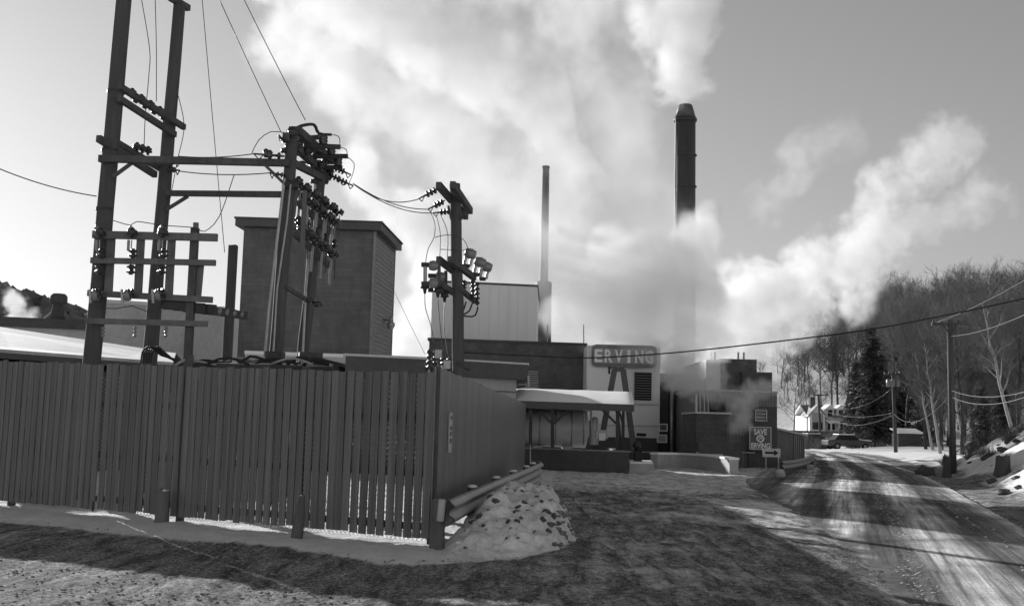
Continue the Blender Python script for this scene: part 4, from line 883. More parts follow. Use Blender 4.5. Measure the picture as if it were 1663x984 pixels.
MB().hexa([P(305, 598, 20.2), P(545, 606, 20.4), P(545, 606, 22), P(305, 598, 22)], [P(312, 588, 20.6), P(540, 595, 20.7), P(540, 594, 21.6), P(312, 587, 21.6)]).build('bin', M['iron'], cbm)
pp_ = thing('short_post', 'plain short square post left of the tower block', 'post', lev(P(372, 570, 26), 0), 'poles of the yard substation'); MB().bar(lev(P(371, 560, 26), -.3), P(379, 399, 26), .19, .19, (0, 1, 0)).build('post', M['pole'], pp_)
MB().bar(P(373, 401, 26), P(385, 400, 26), .22, .05).build('cap', M['timber'], pp_)

# ---- the second frame with its crown of insulators
pC, bC, _ = pole_px('utility_pole', 'front pole of the middle frame bristling with insulators', 'pole', 447, 585, 474, 212, YC1, .15, .125)
pC2, bC2, _ = pole_px('utility_pole', 'rear pole of the middle frame, right of its crown of insulators', 'pole', 493, 575, 522, 262, YC2, .15, .125)
arm(pA, 161, 258, 21.75, 470, 265, 21.75, .12, .14, name='tie_beam'); arm(pB, 271, 314, 24.0, 458, 316, 22.1, .12, .12, name='tie_beam'); arm(pB, 268, 342, 24.0, 305, 319, 23.7, .05, .07, name='brace')
MB().tube([P(430, 580, 21.6), P(437, 500, 21.6), P(462, 290, 21.7)], .03, 6).build('conduit', M['galv'], pC); MB().tube([P(443, 590, 21.65), P(450, 470, 21.65), P(466, 360, 21.7), P(472, 300, 21.7)], .02, 6).build('conduit', M['galv'], pC)
MB().tube([P(491, 590, 24.2), P(497, 470, 24.2), P(512, 300, 24.25)], .03, 6).build('conduit', M['galv'], pC2)
arm(pC, 464, 222, 21.7, 533, 288, 25.0, .14, .17); arm(pC, 484, 212, 21.9, 540, 262, 24.6, .12, .16); arm(pC, 470, 262, 21.8, 530, 292, 24.8, .12, .14)
MB().tube(catmull([P(470, 216, 21.8), P(471, 208, 21.8), P(482, 208, 22), P(492, 204, 22.2), P(510, 203, 22.6), P(518, 217, 22.8), P(538, 219, 23)], .08), .035, 6).build('bus_pipe', M['iron'], pC)
for (x0, y0, x1, y1, Y) in ((494, 236, 553, 239, 22.7), (508, 254, 565, 254, 23.5), (526, 272, 556, 272, 24.3), (505, 224, 520, 223, 23)):
    MB().bar(P(x0, y0, Y), P(x1, y1, Y), .08, .09).build('crossarm', M['iron'], pC)
for px, py, Y in ((525, 236, 22.7), (538, 253, 23.5), (549, 271, 24.3)): MB().lathe(P(px, py, Y), P(px, py-16, Y), [(0, .06), (.1, .10), (.25, .085), (.4, .105), (.55, .085), (.7, .105), (.9, .09), (1, .04)], 12).build('insulator', M['porc'], pC, True)
rnd = random.Random(8)
for k in range(9):                                   # the cluster between the arms
    t_ = k/8; q = P(474+62*t_, 228+52*t_+rnd.uniform(-6, 10), 21.8+2.8*t_); bell(pC, q, .10, .22); ins_post(pC, q+np.array([-.06, .05, -.12]), q+np.array([-.2, .0, -.3]), .065, 2)
for (px, py, Y) in ((432, 249, 21.6), (438, 251, 21.6)): MB().lathe(P(px, py-7, Y), P(px, py+7, Y), [(0, .03), (.3, .07), (.5, .05), (.7, .07), (1, .03)], 8).build('insulator', M['porc'], pC, True)
strain(pC, P(462, 254, 21.7), P(412, 250, 21.7), .075, 2); strain(pC, P(463, 232, 21.7), P(452, 219, 21.6), .06, 2); strain(pC, P(462, 285, 21.7), P(438, 281, 21.7), .06, 2)
arm(pC, 430, 268, 21.7, 462, 299, 21.7, .05, .06, name='brace'); MB().lathe(P(459, 300, 21.75), P(482, 301, 21.9), [(0, .10), (1, .10)], 12).build('band', M['iron'], pC)
# lower tiers
for tier, (x0, y0, x1, y1, n) in enumerate(((480, 298, 552, 350, 5), (492, 322, 546, 366, 4), (486, 372, 545, 420, 4))):
    arm(pC2, x0-6, y0+8, 22.2, x1-10, y1+12, 25, .10, .12)
    for k in range(n):
        t_ = (k+.3)/n; q = P(x0+(x1-x0)*t_, y0+(y1-y0)*t_, 22.3+2.5*t_); bell(pC2, q-np.array([0, 0, .05]), .115, .24); ins_post(pC2, q+np.array([.02, 0, -.05]), q+np.array([.24, -.02, -.02]), .085, 2)
        MB().tube([q+np.array([.05, 0, -.1]), q+np.array([.03, 0, -.72])], .03, 7).build('fuse_tube', M['porc_l'], pC2); MB().tube([q+np.array([.14, 0, -.1]), q+np.array([.14, 0, -.6])], .012, 6).build('fuse_rod', M['iron'], pC2)
        if tier < 2: ins_post(pC2, q+np.array([.05, 0, -.66]), q+np.array([.05, 0, -.86]), .08, 2)
for px, x1, y0, y1 in ((482, 470, 300, 400), (495, 488, 310, 470)): MB().bar(P(px, y0, 22.0), P(x1, y1, 22.0), .09, .05, (0, 1, 0)).build('upright', M['timber_l'], pC2)
for px, py in ((503, 488), (516, 494)): MB().lathe(P(px, py-5, 22.6), P(px, py+5, 22.6), [(0, .05), (.3, .11), (.7, .11), (1, .05)], 10).build('insulator', M['porc'], pC2, True)
arm(pC, 464, 466, 21.8, 500, 488, 22.6, .06, .08, name='stay')
MB().box(P(447, 580, 21.7), (.34, .3, .22)).build('terminal_box', M['iron'], pC); MB().box(P(504, 580, 23.5), (.5, .3, .2), .3).build('terminal_box', M['iron'], pC2)

# ---- the single pole by the fence corner
pD, bD, _ = pole_px('utility_pole', 'single pole behind the fence corner with slanting crossarms and fuse cut-outs', 'pole', 745, 612, 739, 299, YD, .165, .14)
arm(pD, 712, 301, 25.7, 757, 352, 28.9, .13, .17); arm(pD, 735, 300, 25.5, 764, 343, 28.3, .13, .17)
for (x0, y0, x1, y1) in ((728, 334, 733, 357), (756, 340, 749, 357)): arm(pD, x0, y0, 26.8, x1, y1, 26.85, .04, .05, name='brace')
for (x0, y0, x1, y1, Y) in ((711, 307, 680, 323, 25.8), (722, 326, 695, 340, 26.6), (733, 343, 703, 346, 27.2)): strain(pD, P(x0, y0, Y), P(x1, y1, Y-.2), .085, 3)
arm(pD, 712, 421, 25.9, 742, 445, 27.4, .12, .15); arm(pD, 731, 421, 25.8, 770, 451, 28.0, .12, .15); arm(pD, 713, 461, 25.9, 745, 480, 27.5, .12, .14); arm(pD, 748, 470, 26.8, 772, 490, 28.0, .1, .12)
for k, (px, py, Y) in enumerate(((712, 428, 25.9), (723, 446, 26.6))):
    for dy in (4, 32-k*8):
        MB().lathe(P(px, py+dy, Y), P(px-17, py+dy-1, Y), [(0, .04), (.15, .11), (.5, .13), (.85, .11), (.9, .05), (1, .05)], 12).build('insulator', M['porc_l'], pD, True)
    MB().tube([P(px-22, py+2, Y), P(px-22, py+34-k*8, Y)], .055, 8).build('fuse_tube', M['galv'], pD)
    for dy in (2, 33-k*8): MB().box(P(px-21, py+dy, Y), (.2, .12, .1)).build('clamp', M['iron'], pD)
    MB().bar(P(px+1, py-6, Y), P(px+1, py+36, Y), .08, .08, (0, 1, 0)).build('hanger', M['timber'], pD)
for px, py, Y in ((711, 474, 26), (722, 482, 26.5), (690, 468, 26)): MB().lathe(P(px, py-6, Y), P(px, py+9, Y), [(0, .10), (.4, .11), (.5, .05), (1, .03)], 10).build('terminal', M['iron'], pD, True)
for k, (px, py, Y) in enumerate(((764, 413, 27.2), (780, 427, 27.8), (790, 434, 28.2))):
    a_, b_ = P(px-9, py-4, Y), P(px+9, py+2, Y); MB().lathe(a_, b_, [(0, .05), (.05, .11), (.5, .14), (.95, .11), (1, .05)], 12).build('cutout_head', M['porc_l'], pD, True)
    for dx in (-7, 3): MB().tube([P(px+dx, py+2, Y), P(px+dx-4, py+19, Y)], .045, 8).build('fuse_tube', M['galv'], pD)
    MB().box(P(px-6, py+19, Y), (.16, .12, .09)).build('clamp', M['iron'], pD)
for px, y0, y1, Y in ((768, 454, 490, 27.4), (775, 458, 496, 27.6), (754, 455, 480, 27.2)): ins_post(pD, P(px, y0, Y), P(px, y1, Y), .07, 5, 'porc')
for pts in ([(757, 490), (752, 505), (745, 512)], [(767, 492), (762, 505), (750, 512)], [(776, 498), (772, 512), (760, 514), (748, 512)]): MB().tube(catmull([P(x, y, 27.1) for x, y in pts], .08), .022, 6).build('riser_cable', M['cable'], pD)
MB().bar(P(744, 590, 26.8), P(764, 598, 27.2), .1, .12).build('step_bracket', M['pole'], pD)
te = thing('cable_terminals', 'cluster of cable terminals over the fence corner left of the single pole', 'terminals', P(712, 606, 25))
for px, y0, y1 in ((697, 567, 600), (706, 570, 602), (720, 580, 606), (730, 580, 610)):
    q, q1 = P(px, y1, 25.5), P(px, y0, 25.5); ins_post(te, q, q1, .07, 4); MB().tube([lev(q, 0), q], .03, 6).build('riser', M['galv'], te)
for px, py in ((712, 575), (726, 592), (716, 601)): MB().box(P(px, py, 25.4), (.16, .14, .2)).build('clamp', M['galv'], te)
MB().bar(P(690, 600, 25.6), P(740, 606, 25.6), .08, .08).build('support', M['iron'], te)

# ---- wires of the yard
W_ = [('wire from the left edge dead-ended on the first tall pole', [P(-40, 257, 21), P(157, 319, 21.9)], .1),
      ('upper wire above the tie beam between the two frames', [P(290, 254, 23.9), P(413, 250, 21.7)], .05),
      ('lower wire below the tie beam between the two frames', [P(290, 278, 23.9), P(440, 281, 21.7)], .06),
      ('slack upper wire between the middle frame and the single pole', [P(575, 300, 24.5), P(681, 323, 25.7)], .22),
      ('middle wire between the middle frame and the single pole', [P(575, 299, 24.6), P(696, 340, 26.5)], .16),
      ('lower wire between the middle frame and the single pole', [P(573, 298, 24.7), P(704, 346, 27)], .2),
      ('thin guy line rising to the top left of the middle frame', [P(352, -10, 21), P(456, 214, 21.8)], .02),
      ('thin guy line rising to the right of the middle frame', [P(394, -5, 22), P(496, 196, 22.2)], .02),
      ('long faint wire hanging down past the tie beams', [P(328, -5, 24), P(365, 410, 25)], .03),
      ('thin stay running down from the tower lamp', [P(634, 460, 45), P(690, 575, 42)], .02)]
for lab, pts, sg_ in W_: wire(lab, pts, sg_, .009 if 'thin' in lab or 'faint' in lab else .012)
for lab, pts in (('jumper hanging between the two tall poles', [P(230, 0, 23), P(243, 80, 23), P(242, 120, 23), P(236, 190, 23), P(234, 240, 23)]),
                 ('straight drop wire between the two tall poles', [P(252, -5, 23.2), P(254, 80, 23.2), P(254, 165, 23.2)]),
                 ('slack drop right of the second tall pole', [P(288, 150, 24.2), P(299, 205, 24.2), P(288, 262, 24.2), P(275, 330, 24.2)]),
                 ('looping jumper along the top bar of the switch rack', [P(183, 358, 21.5), P(212, 366, 21.5), P(222, 360, 21.5), P(265, 366, 21.5), P(316, 370, 21.5), P(332, 376, 21.5), P(356, 352, 21.6), P(380, 285, 21.7)]),
                 ('arched jumper left of the middle frame crown', [P(409, 249, 21.7), P(420, 228, 21.7), P(440, 214, 21.7), P(463, 216, 21.7)]),
                 ('jumper loop at the top right of the crown', [P(540, 219, 23), P(550, 222, 23), P(552, 232, 23), P(549, 239, 22.8)]),
                 ('jumper loop in the middle right of the crown', [P(552, 239, 22.8), P(563, 244, 23.2), P(563, 254, 23.5)]),
                 ('long jumper drooping from the crown to the strain insulators', [P(563, 254, 23.5), P(575, 266, 24), P(573, 282, 24.3), P(567, 297, 24.5)]),
                 ('left drop lead on the single pole', [P(697, 341, 26.5), P(706, 362, 26.3), P(705, 385, 26.2), P(695, 405, 26.1), P(691, 428, 26)]),
                 ('middle drop lead on the single pole', [P(708, 348, 26.9), P(715, 380, 26.5), P(714, 420, 26.2)]),
                 ('right drop lead on the single pole', [P(716, 350, 27), P(727, 380, 26.7), P(726, 425, 26.5)]),
                 ('cross lead from the single pole to its fuse cut-outs', [P(706, 386, 26.2), P(722, 382, 26.4), P(745, 384, 26.9), P(757, 395, 27.1), P(761, 408, 27.2)]),
                 ('short lead behind the single pole', [P(715, 405, 26.3), P(740, 406, 26.8), P(765, 407, 27.2)]),
                 ('left lead falling to the cable terminals', [P(690, 476, 26), P(691, 500, 26), P(700, 530, 25.8), P(707, 565, 25.6)]),
                 ('middle lead falling to the cable terminals', [P(711, 484, 26), P(715, 530, 25.8), P(720, 576, 25.6)]),
                 ('right lead falling to the cable terminals', [P(722, 491, 26.4), P(721, 530, 26), P(728, 578, 25.6)]),
                 ('slack jumper under the second crossbar of the rack', [P(160, 500, 21.5), P(190, 501, 21.5), P(215, 497, 21.5), P(240, 506, 21.5), P(262, 500, 21.5)])):
    wire(lab, pts, 0, .0095)
for k, (px, py, Y) in enumerate(((556, 278, 24.3), (548, 290, 24.6), (560, 296, 24.7))): strain(pC2, P(px-14, py-6, Y), P(px+14, py+6, Y), .08, 3)
# the heavy cable crossing from the single pole to the right
a_, b_ = P(748, 572, 27.0), P(1760, 470, 22.0)
wire('heavy black cable sagging across the picture from the single pole to the right edge', [P(748, 572, 27.0), P(850, 577, 28), P(955, 581, 28.5), P(1090, 573, 28), P(1240, 557, 27), P(1400, 537, 26), P(1530, 513, 25), P(1663, 485, 24), P(1800, 452, 23)], 0, .018, 'cable')
# ================================================================== right side: poles, trees, house, cars
def gz_(x, y): return float(lie(x, y)[0])
def road_pole(px, top, base, Y, r, label):
    b_ = P(px[0], base, Y); t_ = P(px[1], top, Y); b_[2] = gz_(b_[0], Y)
    t = thing('utility_pole', label, 'pole', b_, 'poles along the road')
    MB().tube([b_-[0, 0, .4], (b_+t_)/2, t_], [r, r*.92, r*.8], 10).build('pole', M['pole'], t, True)
    return t, b_, t_
tp, tb0, tt0 = road_pole((1548, 1542), 520, 762, 46, .15, 'bare T-shaped pole standing in the snow bank right of the road')
MB().bar(P(1513, 526, 46), P(1570, 525, 46), .13, .13).build('crossarm', M['pole'], tp)
for px in (1516, 1528, 1556, 1567): bell(tp, P(px, 525, 46), .05, .13)
MB().bar(P(1543, 545, 45.9), P(1532, 527, 45.9), .04, .05).build('brace', M['iron'], tp); MB().bar(P(1543, 545, 45.9), P(1554, 527, 45.9), .04, .05).build('brace', M['iron'], tp)
t2, b2_, tt2 = road_pole((1455, 1450), 604, 741, 86, .15, 'road pole with three pale transformer cans before the dark conifer')
MB().bar(P(1436, 607, 86), P(1463, 608, 86), .12, .12).build('crossarm', M['timber'], t2)
for px in (1437, 1444, 1456, 1462): bell(t2, P(px, 607, 86), .07, .2)
for px in (1443, 1450.5, 1458.5): q = P(px, 628, 85.7); MB().lathe(q, q+np.array([0, 0, .62]), [(0, .14), (.05, .17), (.9, .17), (1, .1)], 12).build('transformer_can', M['porc_l'], t2, True)
t3, b3, tt3 = road_pole((1333, 1329), 640, 722, 128, .16, 'distant road pole in front of the white house')
MB().bar(P(1320, 642, 128), P(1345, 641, 128), .12, .14).build('crossarm', M['timber'], t3)
for px in (1322, 1343): bell(t3, P(px, 641, 128), .08, .25)
RW = 'wires along the road'
for lab, a_, b_, s_ in (('wire from the T-shaped pole up to the upper right edge', P(1544, 546, 46), P(1760, 462, 24), .25),
                        ('thick telephone cable right of the T-shaped pole, upper strand', P(1545, 634, 46), P(1760, 600, 26), .45),
                        ('thick telephone cable right of the T-shaped pole, lower strand', P(1546, 645, 46), P(1760, 598, 26), .55),
                        ('telephone cable from the T-shaped pole to the transformer pole', P(1545, 640, 46), P(1452, 672, 86), .9),
                        ('power wire from the transformer pole to the distant pole', P(1447, 632, 86), P(1330, 643, 128), 1.5),
                        ('telephone cable from the transformer pole to the distant pole, upper', P(1451, 670, 86), P(1331, 664, 128), .6),
                        ('telephone cable from the transformer pole to the distant pole, lower', P(1451, 673, 86), P(1331, 668, 128), 1.2),
                        ('wire leaving the distant pole to the left', P(1329, 645, 128), P(1250, 668, 135), 1.0),
                        ('faint wire over the trees above the T-shaped pole', P(1520, 524, 46), P(1760, 395, 30), .2)):
    wire(lab, [a_, b_], s_, .013 if 'telephone' in lab else .010, 'porc_l', 18, group=RW)

# ---- bare trees
def bare_tree(seed, H, spread=.36, limbs=11, fork=.35, upright=.75):
    rnd = random.Random(seed); tr, br = MB(), MB(); r0 = H*.0125
    lean = Vector((rnd.uniform(-.06, .06), rnd.uniform(-.06, .06), 1))
    pts = []; p = Vector((0, 0, -.3))
    for k in range(9):
        pts.append(p.copy()); p = p+Vector((lean.x*H/9+rnd.gauss(0, .012)*H*.6, lean.y*H/9+rnd.gauss(0, .012)*H*.6, H*.98/9))
    rads = [r0*(1.25 if k == 0 else 1-.1*k) for k in range(9)]; tr.tube(pts, rads, 7, False)
    def sprout(p, d, ln, r, lvl):
        m = 3 if lvl < 2 else 2; q = [p]; dd = d.copy()
        for k in range(m):
            dd = (dd+Vector((rnd.gauss(0, .16), rnd.gauss(0, .16), .10+rnd.gauss(0, .08)))).normalized(); q.append(q[-1]+dd*ln/m)
        (tr if lvl == 0 else br).tube(q, [r*(1-.75*k/m) for k in range(m+1)], 4 if lvl == 0 else 3, False)
        if lvl >= 3: return
        nch = (7, 6, 4)[lvl]
        for k in range(nch):
            t = .28+.72*(k+rnd.random())/nch; i = min(int(t*m), m-1); b = q[i].lerp(q[i+1], t*m-i)
            ax = Vector((rnd.gauss(0, 1), rnd.gauss(0, 1), rnd.gauss(.25, .6))).normalized()
            nd = (dd*upright+ax*.75).normalized(); sprout(b, nd, ln*rnd.uniform(.42, .66), max(r*.45, .013), lvl+1)
    for k in range(limbs):
        t = fork+(1-fork)*(k+rnd.random()*.8)/limbs; i = min(int(t*8), 7); b = pts[i].lerp(pts[i+1], t*8-i)
        a = rnd.uniform(0, 6.28); up = rnd.uniform(.5, 1.3)
        sprout(b, Vector((math.cos(a), math.sin(a), up)).normalized(), H*spread*(1.12-t*.62)*rnd.uniform(.75, 1.15), r0*.45*(1.15-t*.7), 0)
    return tr, br
def conifer(seed, H, w=.24, dens=1.0):
    rnd = random.Random(seed); tr, cr = MB(), MB(); tr.tube([(0, 0, -.3), (0, 0, H*.5), (0, 0, H*.98)], [H*.016, H*.01, .02], 7, False)
    z = H*.10
    while z < H*.97:
        t = z/H; rr = H*w*(1-t)**.62*rnd.uniform(.7, 1.15)+.15; n = int(9+8*(1-t))
        for k in range(n):
            a = rnd.uniform(0, 6.283); ln = rr*rnd.uniform(.35, 1.25); dz = -.22*ln
            c, s = math.cos(a), math.sin(a)
            m = max(4, int(ln/.22*dens))
            for j in range(m):
                u = (j+.6)/m; p = Vector((c*ln*u, s*ln*u, z+dz*u*u*2.2+.15*ln*u)); L_ = (.5-.2*u)*rnd.uniform(.7, 1.3)*(H/14)
                for sgn in (-1, 1):
                    ang = a+sgn*rnd.uniform(.5, 1.2); tip = p+Vector((math.cos(ang)*L_, math.sin(ang)*L_, -.12*L_+rnd.gauss(0, .14))); w_ = .13*(H/14); sd = Vector((-math.sin(ang), math.cos(ang), rnd.gauss(0, .5)))*w_
                    cr._add([p-sd*.4, p+sd*.4, tip+sd, tip-sd*.7], [(0, 1, 2, 3)])
        z += H*.026*rnd.uniform(.8, 1.25)
    return tr, cr
BARE = []
for s in range(7):
    tr, br = bare_tree(100+s, 1.0*16, spread=(.40, .44, .36, .46, .40, .34, .42)[s], limbs=(11, 12, 13, 10, 12, 14, 11)[s], fork=(.35, .3, .45, .25, .4, .5, .33)[s])
    BARE.append((tr.mesh('trunk', M['bark']), br.mesh('crown', M['twig'])))
tr, br = bare_tree(301, 12, .2, 12, .4); BIRCH = (tr.mesh('trunk', M['birch']), br.mesh('crown', M['twig']))
CON = [tuple(m.mesh(n, M[k]) for m, n, k in zip(conifer(400+s, 14, (.27, .22, .30)[s]), ('trunk', 'crown'), ('bark', 'needle'))) for s in range(3)]
def tree(kind, meshes, x, y, sc, rz, label, group, z=None):
    t = thing(kind, label, 'tree', (x, y, gz_(x, y) if z is None else z), group); t.rotation_euler = (0, 0, rz); t.scale = (sc, sc, sc)
    for n, me in zip(('trunk', 'crown'), meshes):
        o = bpy.data.objects.new(n, me); COL.objects.link(o); o.parent = t
    return t
rnd = random.Random(77)
LBS = ('bare tree along the ridge of the hillside wood', 'bare tree halfway up the hillside wood', 'bare tree low on the slope of the hillside wood', 'bare tree at the foot of the wood right of the transformer pole', 'bare roadside tree behind the T-shaped pole'); GB = 'bare trees on the hillside'
n_t = 0
def skyline(px): return float(np.interp(px, [1200, 1225, 1300, 1350, 1390, 1440, 1480, 1505, 1535, 1600, 1663, 1730], [590, 570, 530, 490, 440, 432, 440, 462, 425, 420, 412, 400]))
def tree_scale(px, Y, lo, hi):                        # how tall a tree may grow under the wood's skyline
    z = gz_((px-831.5)/F_PX*Y, Y); H = (707-skyline(px)-rnd.uniform(lo, hi))/F_PX*Y+1.7-z; return min(1.5, max(.3, H/17.5))
for row, (Y0, Y1, n, p0, p1, sc0, sc1) in enumerate(((225, 265, 34, 1225, 1700, 0, 25), (185, 225, 34, 1235, 1700, 0, 40), (150, 185, 28, 1300, 1700, 5, 60), (118, 150, 20, 1440, 1720, 0, 80), (72, 118, 18, 1490, 1730, 15, 120))):
    for k in range(n):
        Y = rnd.uniform(Y0, Y1); px = p0+(p1-p0)*(k+rnd.uniform(.1, .9))/n; x = (px-831.5)/F_PX*Y
        tree('bare_tree', BARE[rnd.randrange(7)], x, Y, tree_scale(px, Y, sc0, sc1), rnd.uniform(0, 6.28), LBS[row], GB); n_t += 1
for k in range(58):                                   # young growth under the wood
    if k < 34: Y = rnd.uniform(78, 150); px = rnd.uniform(1500, 1700)
    else: Y = rnd.uniform(150, 200); px = rnd.uniform(1260, 1460)
    tree('bare_sapling', BARE[rnd.randrange(7)], (px-831.5)/F_PX*Y, Y, rnd.uniform(.3, .55), rnd.uniform(0, 6.28), 'young bare sapling in the undergrowth right of the T-shaped pole' if k < 34 else 'young bare sapling on the slope above the white house', 'saplings by the road' if k < 34 else 'saplings on the slope')
for k, (px, Y, sc, s, lab) in enumerate(((1516, 84, .75, 0, 'pale slender birch trunk left of the T-shaped pole'), (1528, 80, .8, 1, 'leaning pale birch just left of the T-shaped pole'), (1655, 66, .95, 2, 'pale birch at the right edge above the snow bank'), (1568, 78, .72, 0, 'thin pale birch right of the T-shaped pole'))):
    t = tree('birch_tree', BIRCH, (px-831.5)/F_PX*Y, Y, sc, k*1.7, lab, 'birches by the road'); t.rotation_euler = (0, (-.10, -.06, -.14, -.07)[k], k*1.7*0)
for k, (px, Y, sc, s, lab) in enumerate(((1422, 104, .80, 0, 'large dark conifer beside the transformer pole'), (1428, 112, .75, 2, 'dark conifer behind the transformer pole'), (1393, 120, .7, 1, 'dark conifer right of the white house'), (1462, 122, .8, 0, 'dark conifer between the transformer pole and the birches'), (1595, 72, .34, 2, 'low dark evergreen right of the T-shaped pole'), (1630, 76, .36, 0, 'low dark evergreen near the right edge'), (1360, 190, .7, 1, 'dark conifer on the slope above the white house'), (1478, 160, .95, 2, 'dark conifer in the wood left of the T-shaped pole'), (1418, 140, 1.1, 1, 'tall dark conifer rising behind the large conifer'), (1500, 118, .62, 0, 'dark conifer behind the birches'), (1445, 150, 1.05, 1, 'tall dark conifer in the wood above the transformer pole'))):
    tree('conifer_tree', CON[s], (px-831.5)/F_PX*Y, Y, sc, k, lab, 'dark conifers among the bare trees')
# scrub on the bank and below the wood
def shrub_mesh(seed, n=120):
    r_ = random.Random(seed); mb = MB()
    for k in range(n):
        a = r_.uniform(0, 6.28); l_ = r_.uniform(.4, 1.1); el = r_.uniform(.5, 1.5); d = Vector((math.cos(a)*math.cos(el), math.sin(a)*math.cos(el), math.sin(el)))
        p = Vector((r_.gauss(0, .12), r_.gauss(0, .12), -.05)); m = p+d*l_*.6; e = m+(d+Vector((r_.gauss(0, .3), r_.gauss(0, .3), 0)))*l_*.4
        mb.tube([p, m, e], [.012, .008, .004], 3, False)
    return mb.mesh('twigs', M['brush'])
SH = [shrub_mesh(s) for s in range(3)]
for k in range(84):
    if k < 64: Y = rnd.uniform(24, 58); d_ = rnd.uniform(2.2, 9); i = int(np.argmin(np.abs(RE[:, 1]-Y))); x = RE[i][0]+d_; y = Y
    else: Y = rnd.uniform(100, 150); px = rnd.uniform(1290, 1500); x = (px-831.5)/F_PX*Y; y = Y
    o = bpy.data.objects.new('dry_shrub', SH[k % 3]); COL.objects.link(o); o.location = (x, y, gz_(x, y)); s_ = rnd.uniform(.5, 1.1)*(1 if k < 64 else 1.8); o.scale = (s_, s_, s_*rnd.uniform(.6, 1)); o.rotation_euler = (0, 0, rnd.uniform(0, 6))
    o['label'] = 'dry leafless shrub on the snow bank right of the road' if k < 64 else 'dry leafless shrub below the hillside wood'; o['category'] = 'shrub'; o['group'] = 'dry shrubs on the bank' if k < 64 else 'dry shrubs below the wood'
# old stumps and a stone
for px, py, Y, w, h, lab in ((1537, 760, 44, .32, .85, 'dark broken stump left of the T-shaped pole foot'), (1628, 765, 38, .5, .6, 'wide old stump on the snow bank near the right edge')):
    q = P(px, py, Y); q[2] = gz_(q[0], Y)-.1; mb = MB(); r_ = random.Random(px); n = 12
    mb.tube([q, q+np.array([0, 0, h*.5]), q+np.array([.03, 0, h+.1])], [w*.62, w*.5, w*.46], n); mb.v = [(x+r_.gauss(0, .015), y+r_.gauss(0, .015), z+(r_.gauss(0, .06) if z > q[2]+h*.8 else 0)) for x, y, z in mb.v]
    t = thing('tree_stump', lab, 'stump', q); mb.build('stump', M['bark'], t, False); MB().blob(q+np.array([.02, 0, h+.12]), (w*.42, w*.42, .05), 3, 9, 5, .3).build('snow_cap', M['roofsnow'], t, True)
for px, py, Y, r_, lab in ((1503, 762, 47, .4, 'round boulder at the road edge left of the broken stump'),):
    q = P(px, py, Y); q[2] = gz_(q[0], Y)+r_*.3; MB().blob(q, (r_, r_*.9, r_*.75), px, 12, 9, .5).build('boulder', M['stone'], smooth=True, **tg(lab, 'boulder'))
rnd = random.Random(17)
for k in range(34):
    Y = rnd.uniform(20, 50); d_ = rnd.uniform(.9, 5.5); i = int(np.argmin(np.abs(RE[:, 1]-Y))); x = RE[i][0]+d_; r_ = rnd.uniform(.06, .2)
    MB().blob((x, Y, gz_(x, Y)+r_*.15), (r_*1.3, r_, r_*.7), 500+k, 8, 6, .6).build('rock', M['stone'], **tg('dark rock poking out of the snow bank along the road', 'rock', 'rocks on the road bank'))

# ---- white house
hY = 150.0; c_ = P(1350, 690, hY); zb = zat(1345, 699, hY); sc_ = hY/F_PX
hs = thing('white_house', 'white cottage with two dormers and a porch above the road bend', 'house', (c_[0], hY, zb))
x0, x1, x2 = P(1312, 690, hY)[0], P(1337, 690, hY)[0], P(1398, 690, hY)[0]; he = 23*sc_; hr = 39*sc_
dpt = 6.5
MB().prism([(x0, hY), (x2, hY), (x2, hY+dpt), (x0, hY+dpt)], zb-.6, zb+he).build('wall', M['white'], hs)
# front gable at the left, main roof along x
gx0, gx1 = x0-.3, x1+.3; gm_ = (gx0+gx1)/2
mb = MB(); mb._add([(x0, hY-.9, zb-.6), (x1, hY-.9, zb-.6), (x1, hY-.9, zb+he), (gm_, hY-.9, zb+hr*.98), (x0, hY-.9, zb+he), (x0, hY+.5, zb-.6), (x1, hY+.5, zb-.6), (x1, hY+.5, zb+he), (gm_, hY+.5, zb+hr*.98), (x0, hY+.5, zb+he)], [(0, 1, 2, 3, 4), (9, 8, 7, 6, 5), (0, 5, 6, 1), (1, 6, 7, 2), (0, 4, 9, 5)]); mb.build('gable_wall', M['white'], hs)
rz0 = zb+he-.1
rf = MB().hexa([(x0-.2, hY-.5, rz0), (x2+.3, hY-.5, rz0), (x2+.3, hY+dpt/2, zb+hr), (x0-.2, hY+dpt/2, zb+hr)], [(x0-.2, hY-.5, rz0+.16), (x2+.3, hY-.5, rz0+.16), (x2+.3, hY+dpt/2, zb+hr+.18), (x0-.2, hY+dpt/2, zb+hr+.18)]).build('roof', M['shingle'], hs)
MB().hexa([(x0-.2, hY+dpt/2, zb+hr), (x2+.3, hY+dpt/2, zb+hr), (x2+.3, hY+dpt+.4, rz0), (x0-.2, hY+dpt+.4, rz0)], [(x0-.2, hY+dpt/2, zb+hr+.18), (x2+.3, hY+dpt/2, zb+hr+.18), (x2+.3, hY+dpt+.4, rz0+.16), (x0-.2, hY+dpt+.4, rz0+.16)]).build('rear_roof', M['roofsnow'], hs)
for sgn, e_ in ((-1, gx0), (1, gx1)):
    MB().hexa([(e_, hY-1.2, zb+he-.12), (gm_, hY-1.2, zb+hr), (gm_, hY+2.6, zb+hr), (e_, hY+2.6, zb+he-.12)], [(e_, hY-1.2, zb+he+.08), (gm_, hY-1.2, zb+hr+.2), (gm_, hY+2.6, zb+hr+.2), (e_, hY+2.6, zb+he+.08)]).build('gable_roof', M['trim'], rf)
MB().box((gm_-.2, hY+.9, zb+hr+.5), (.7, .7, 1.5)).build('chimney', M['brick'], rf)
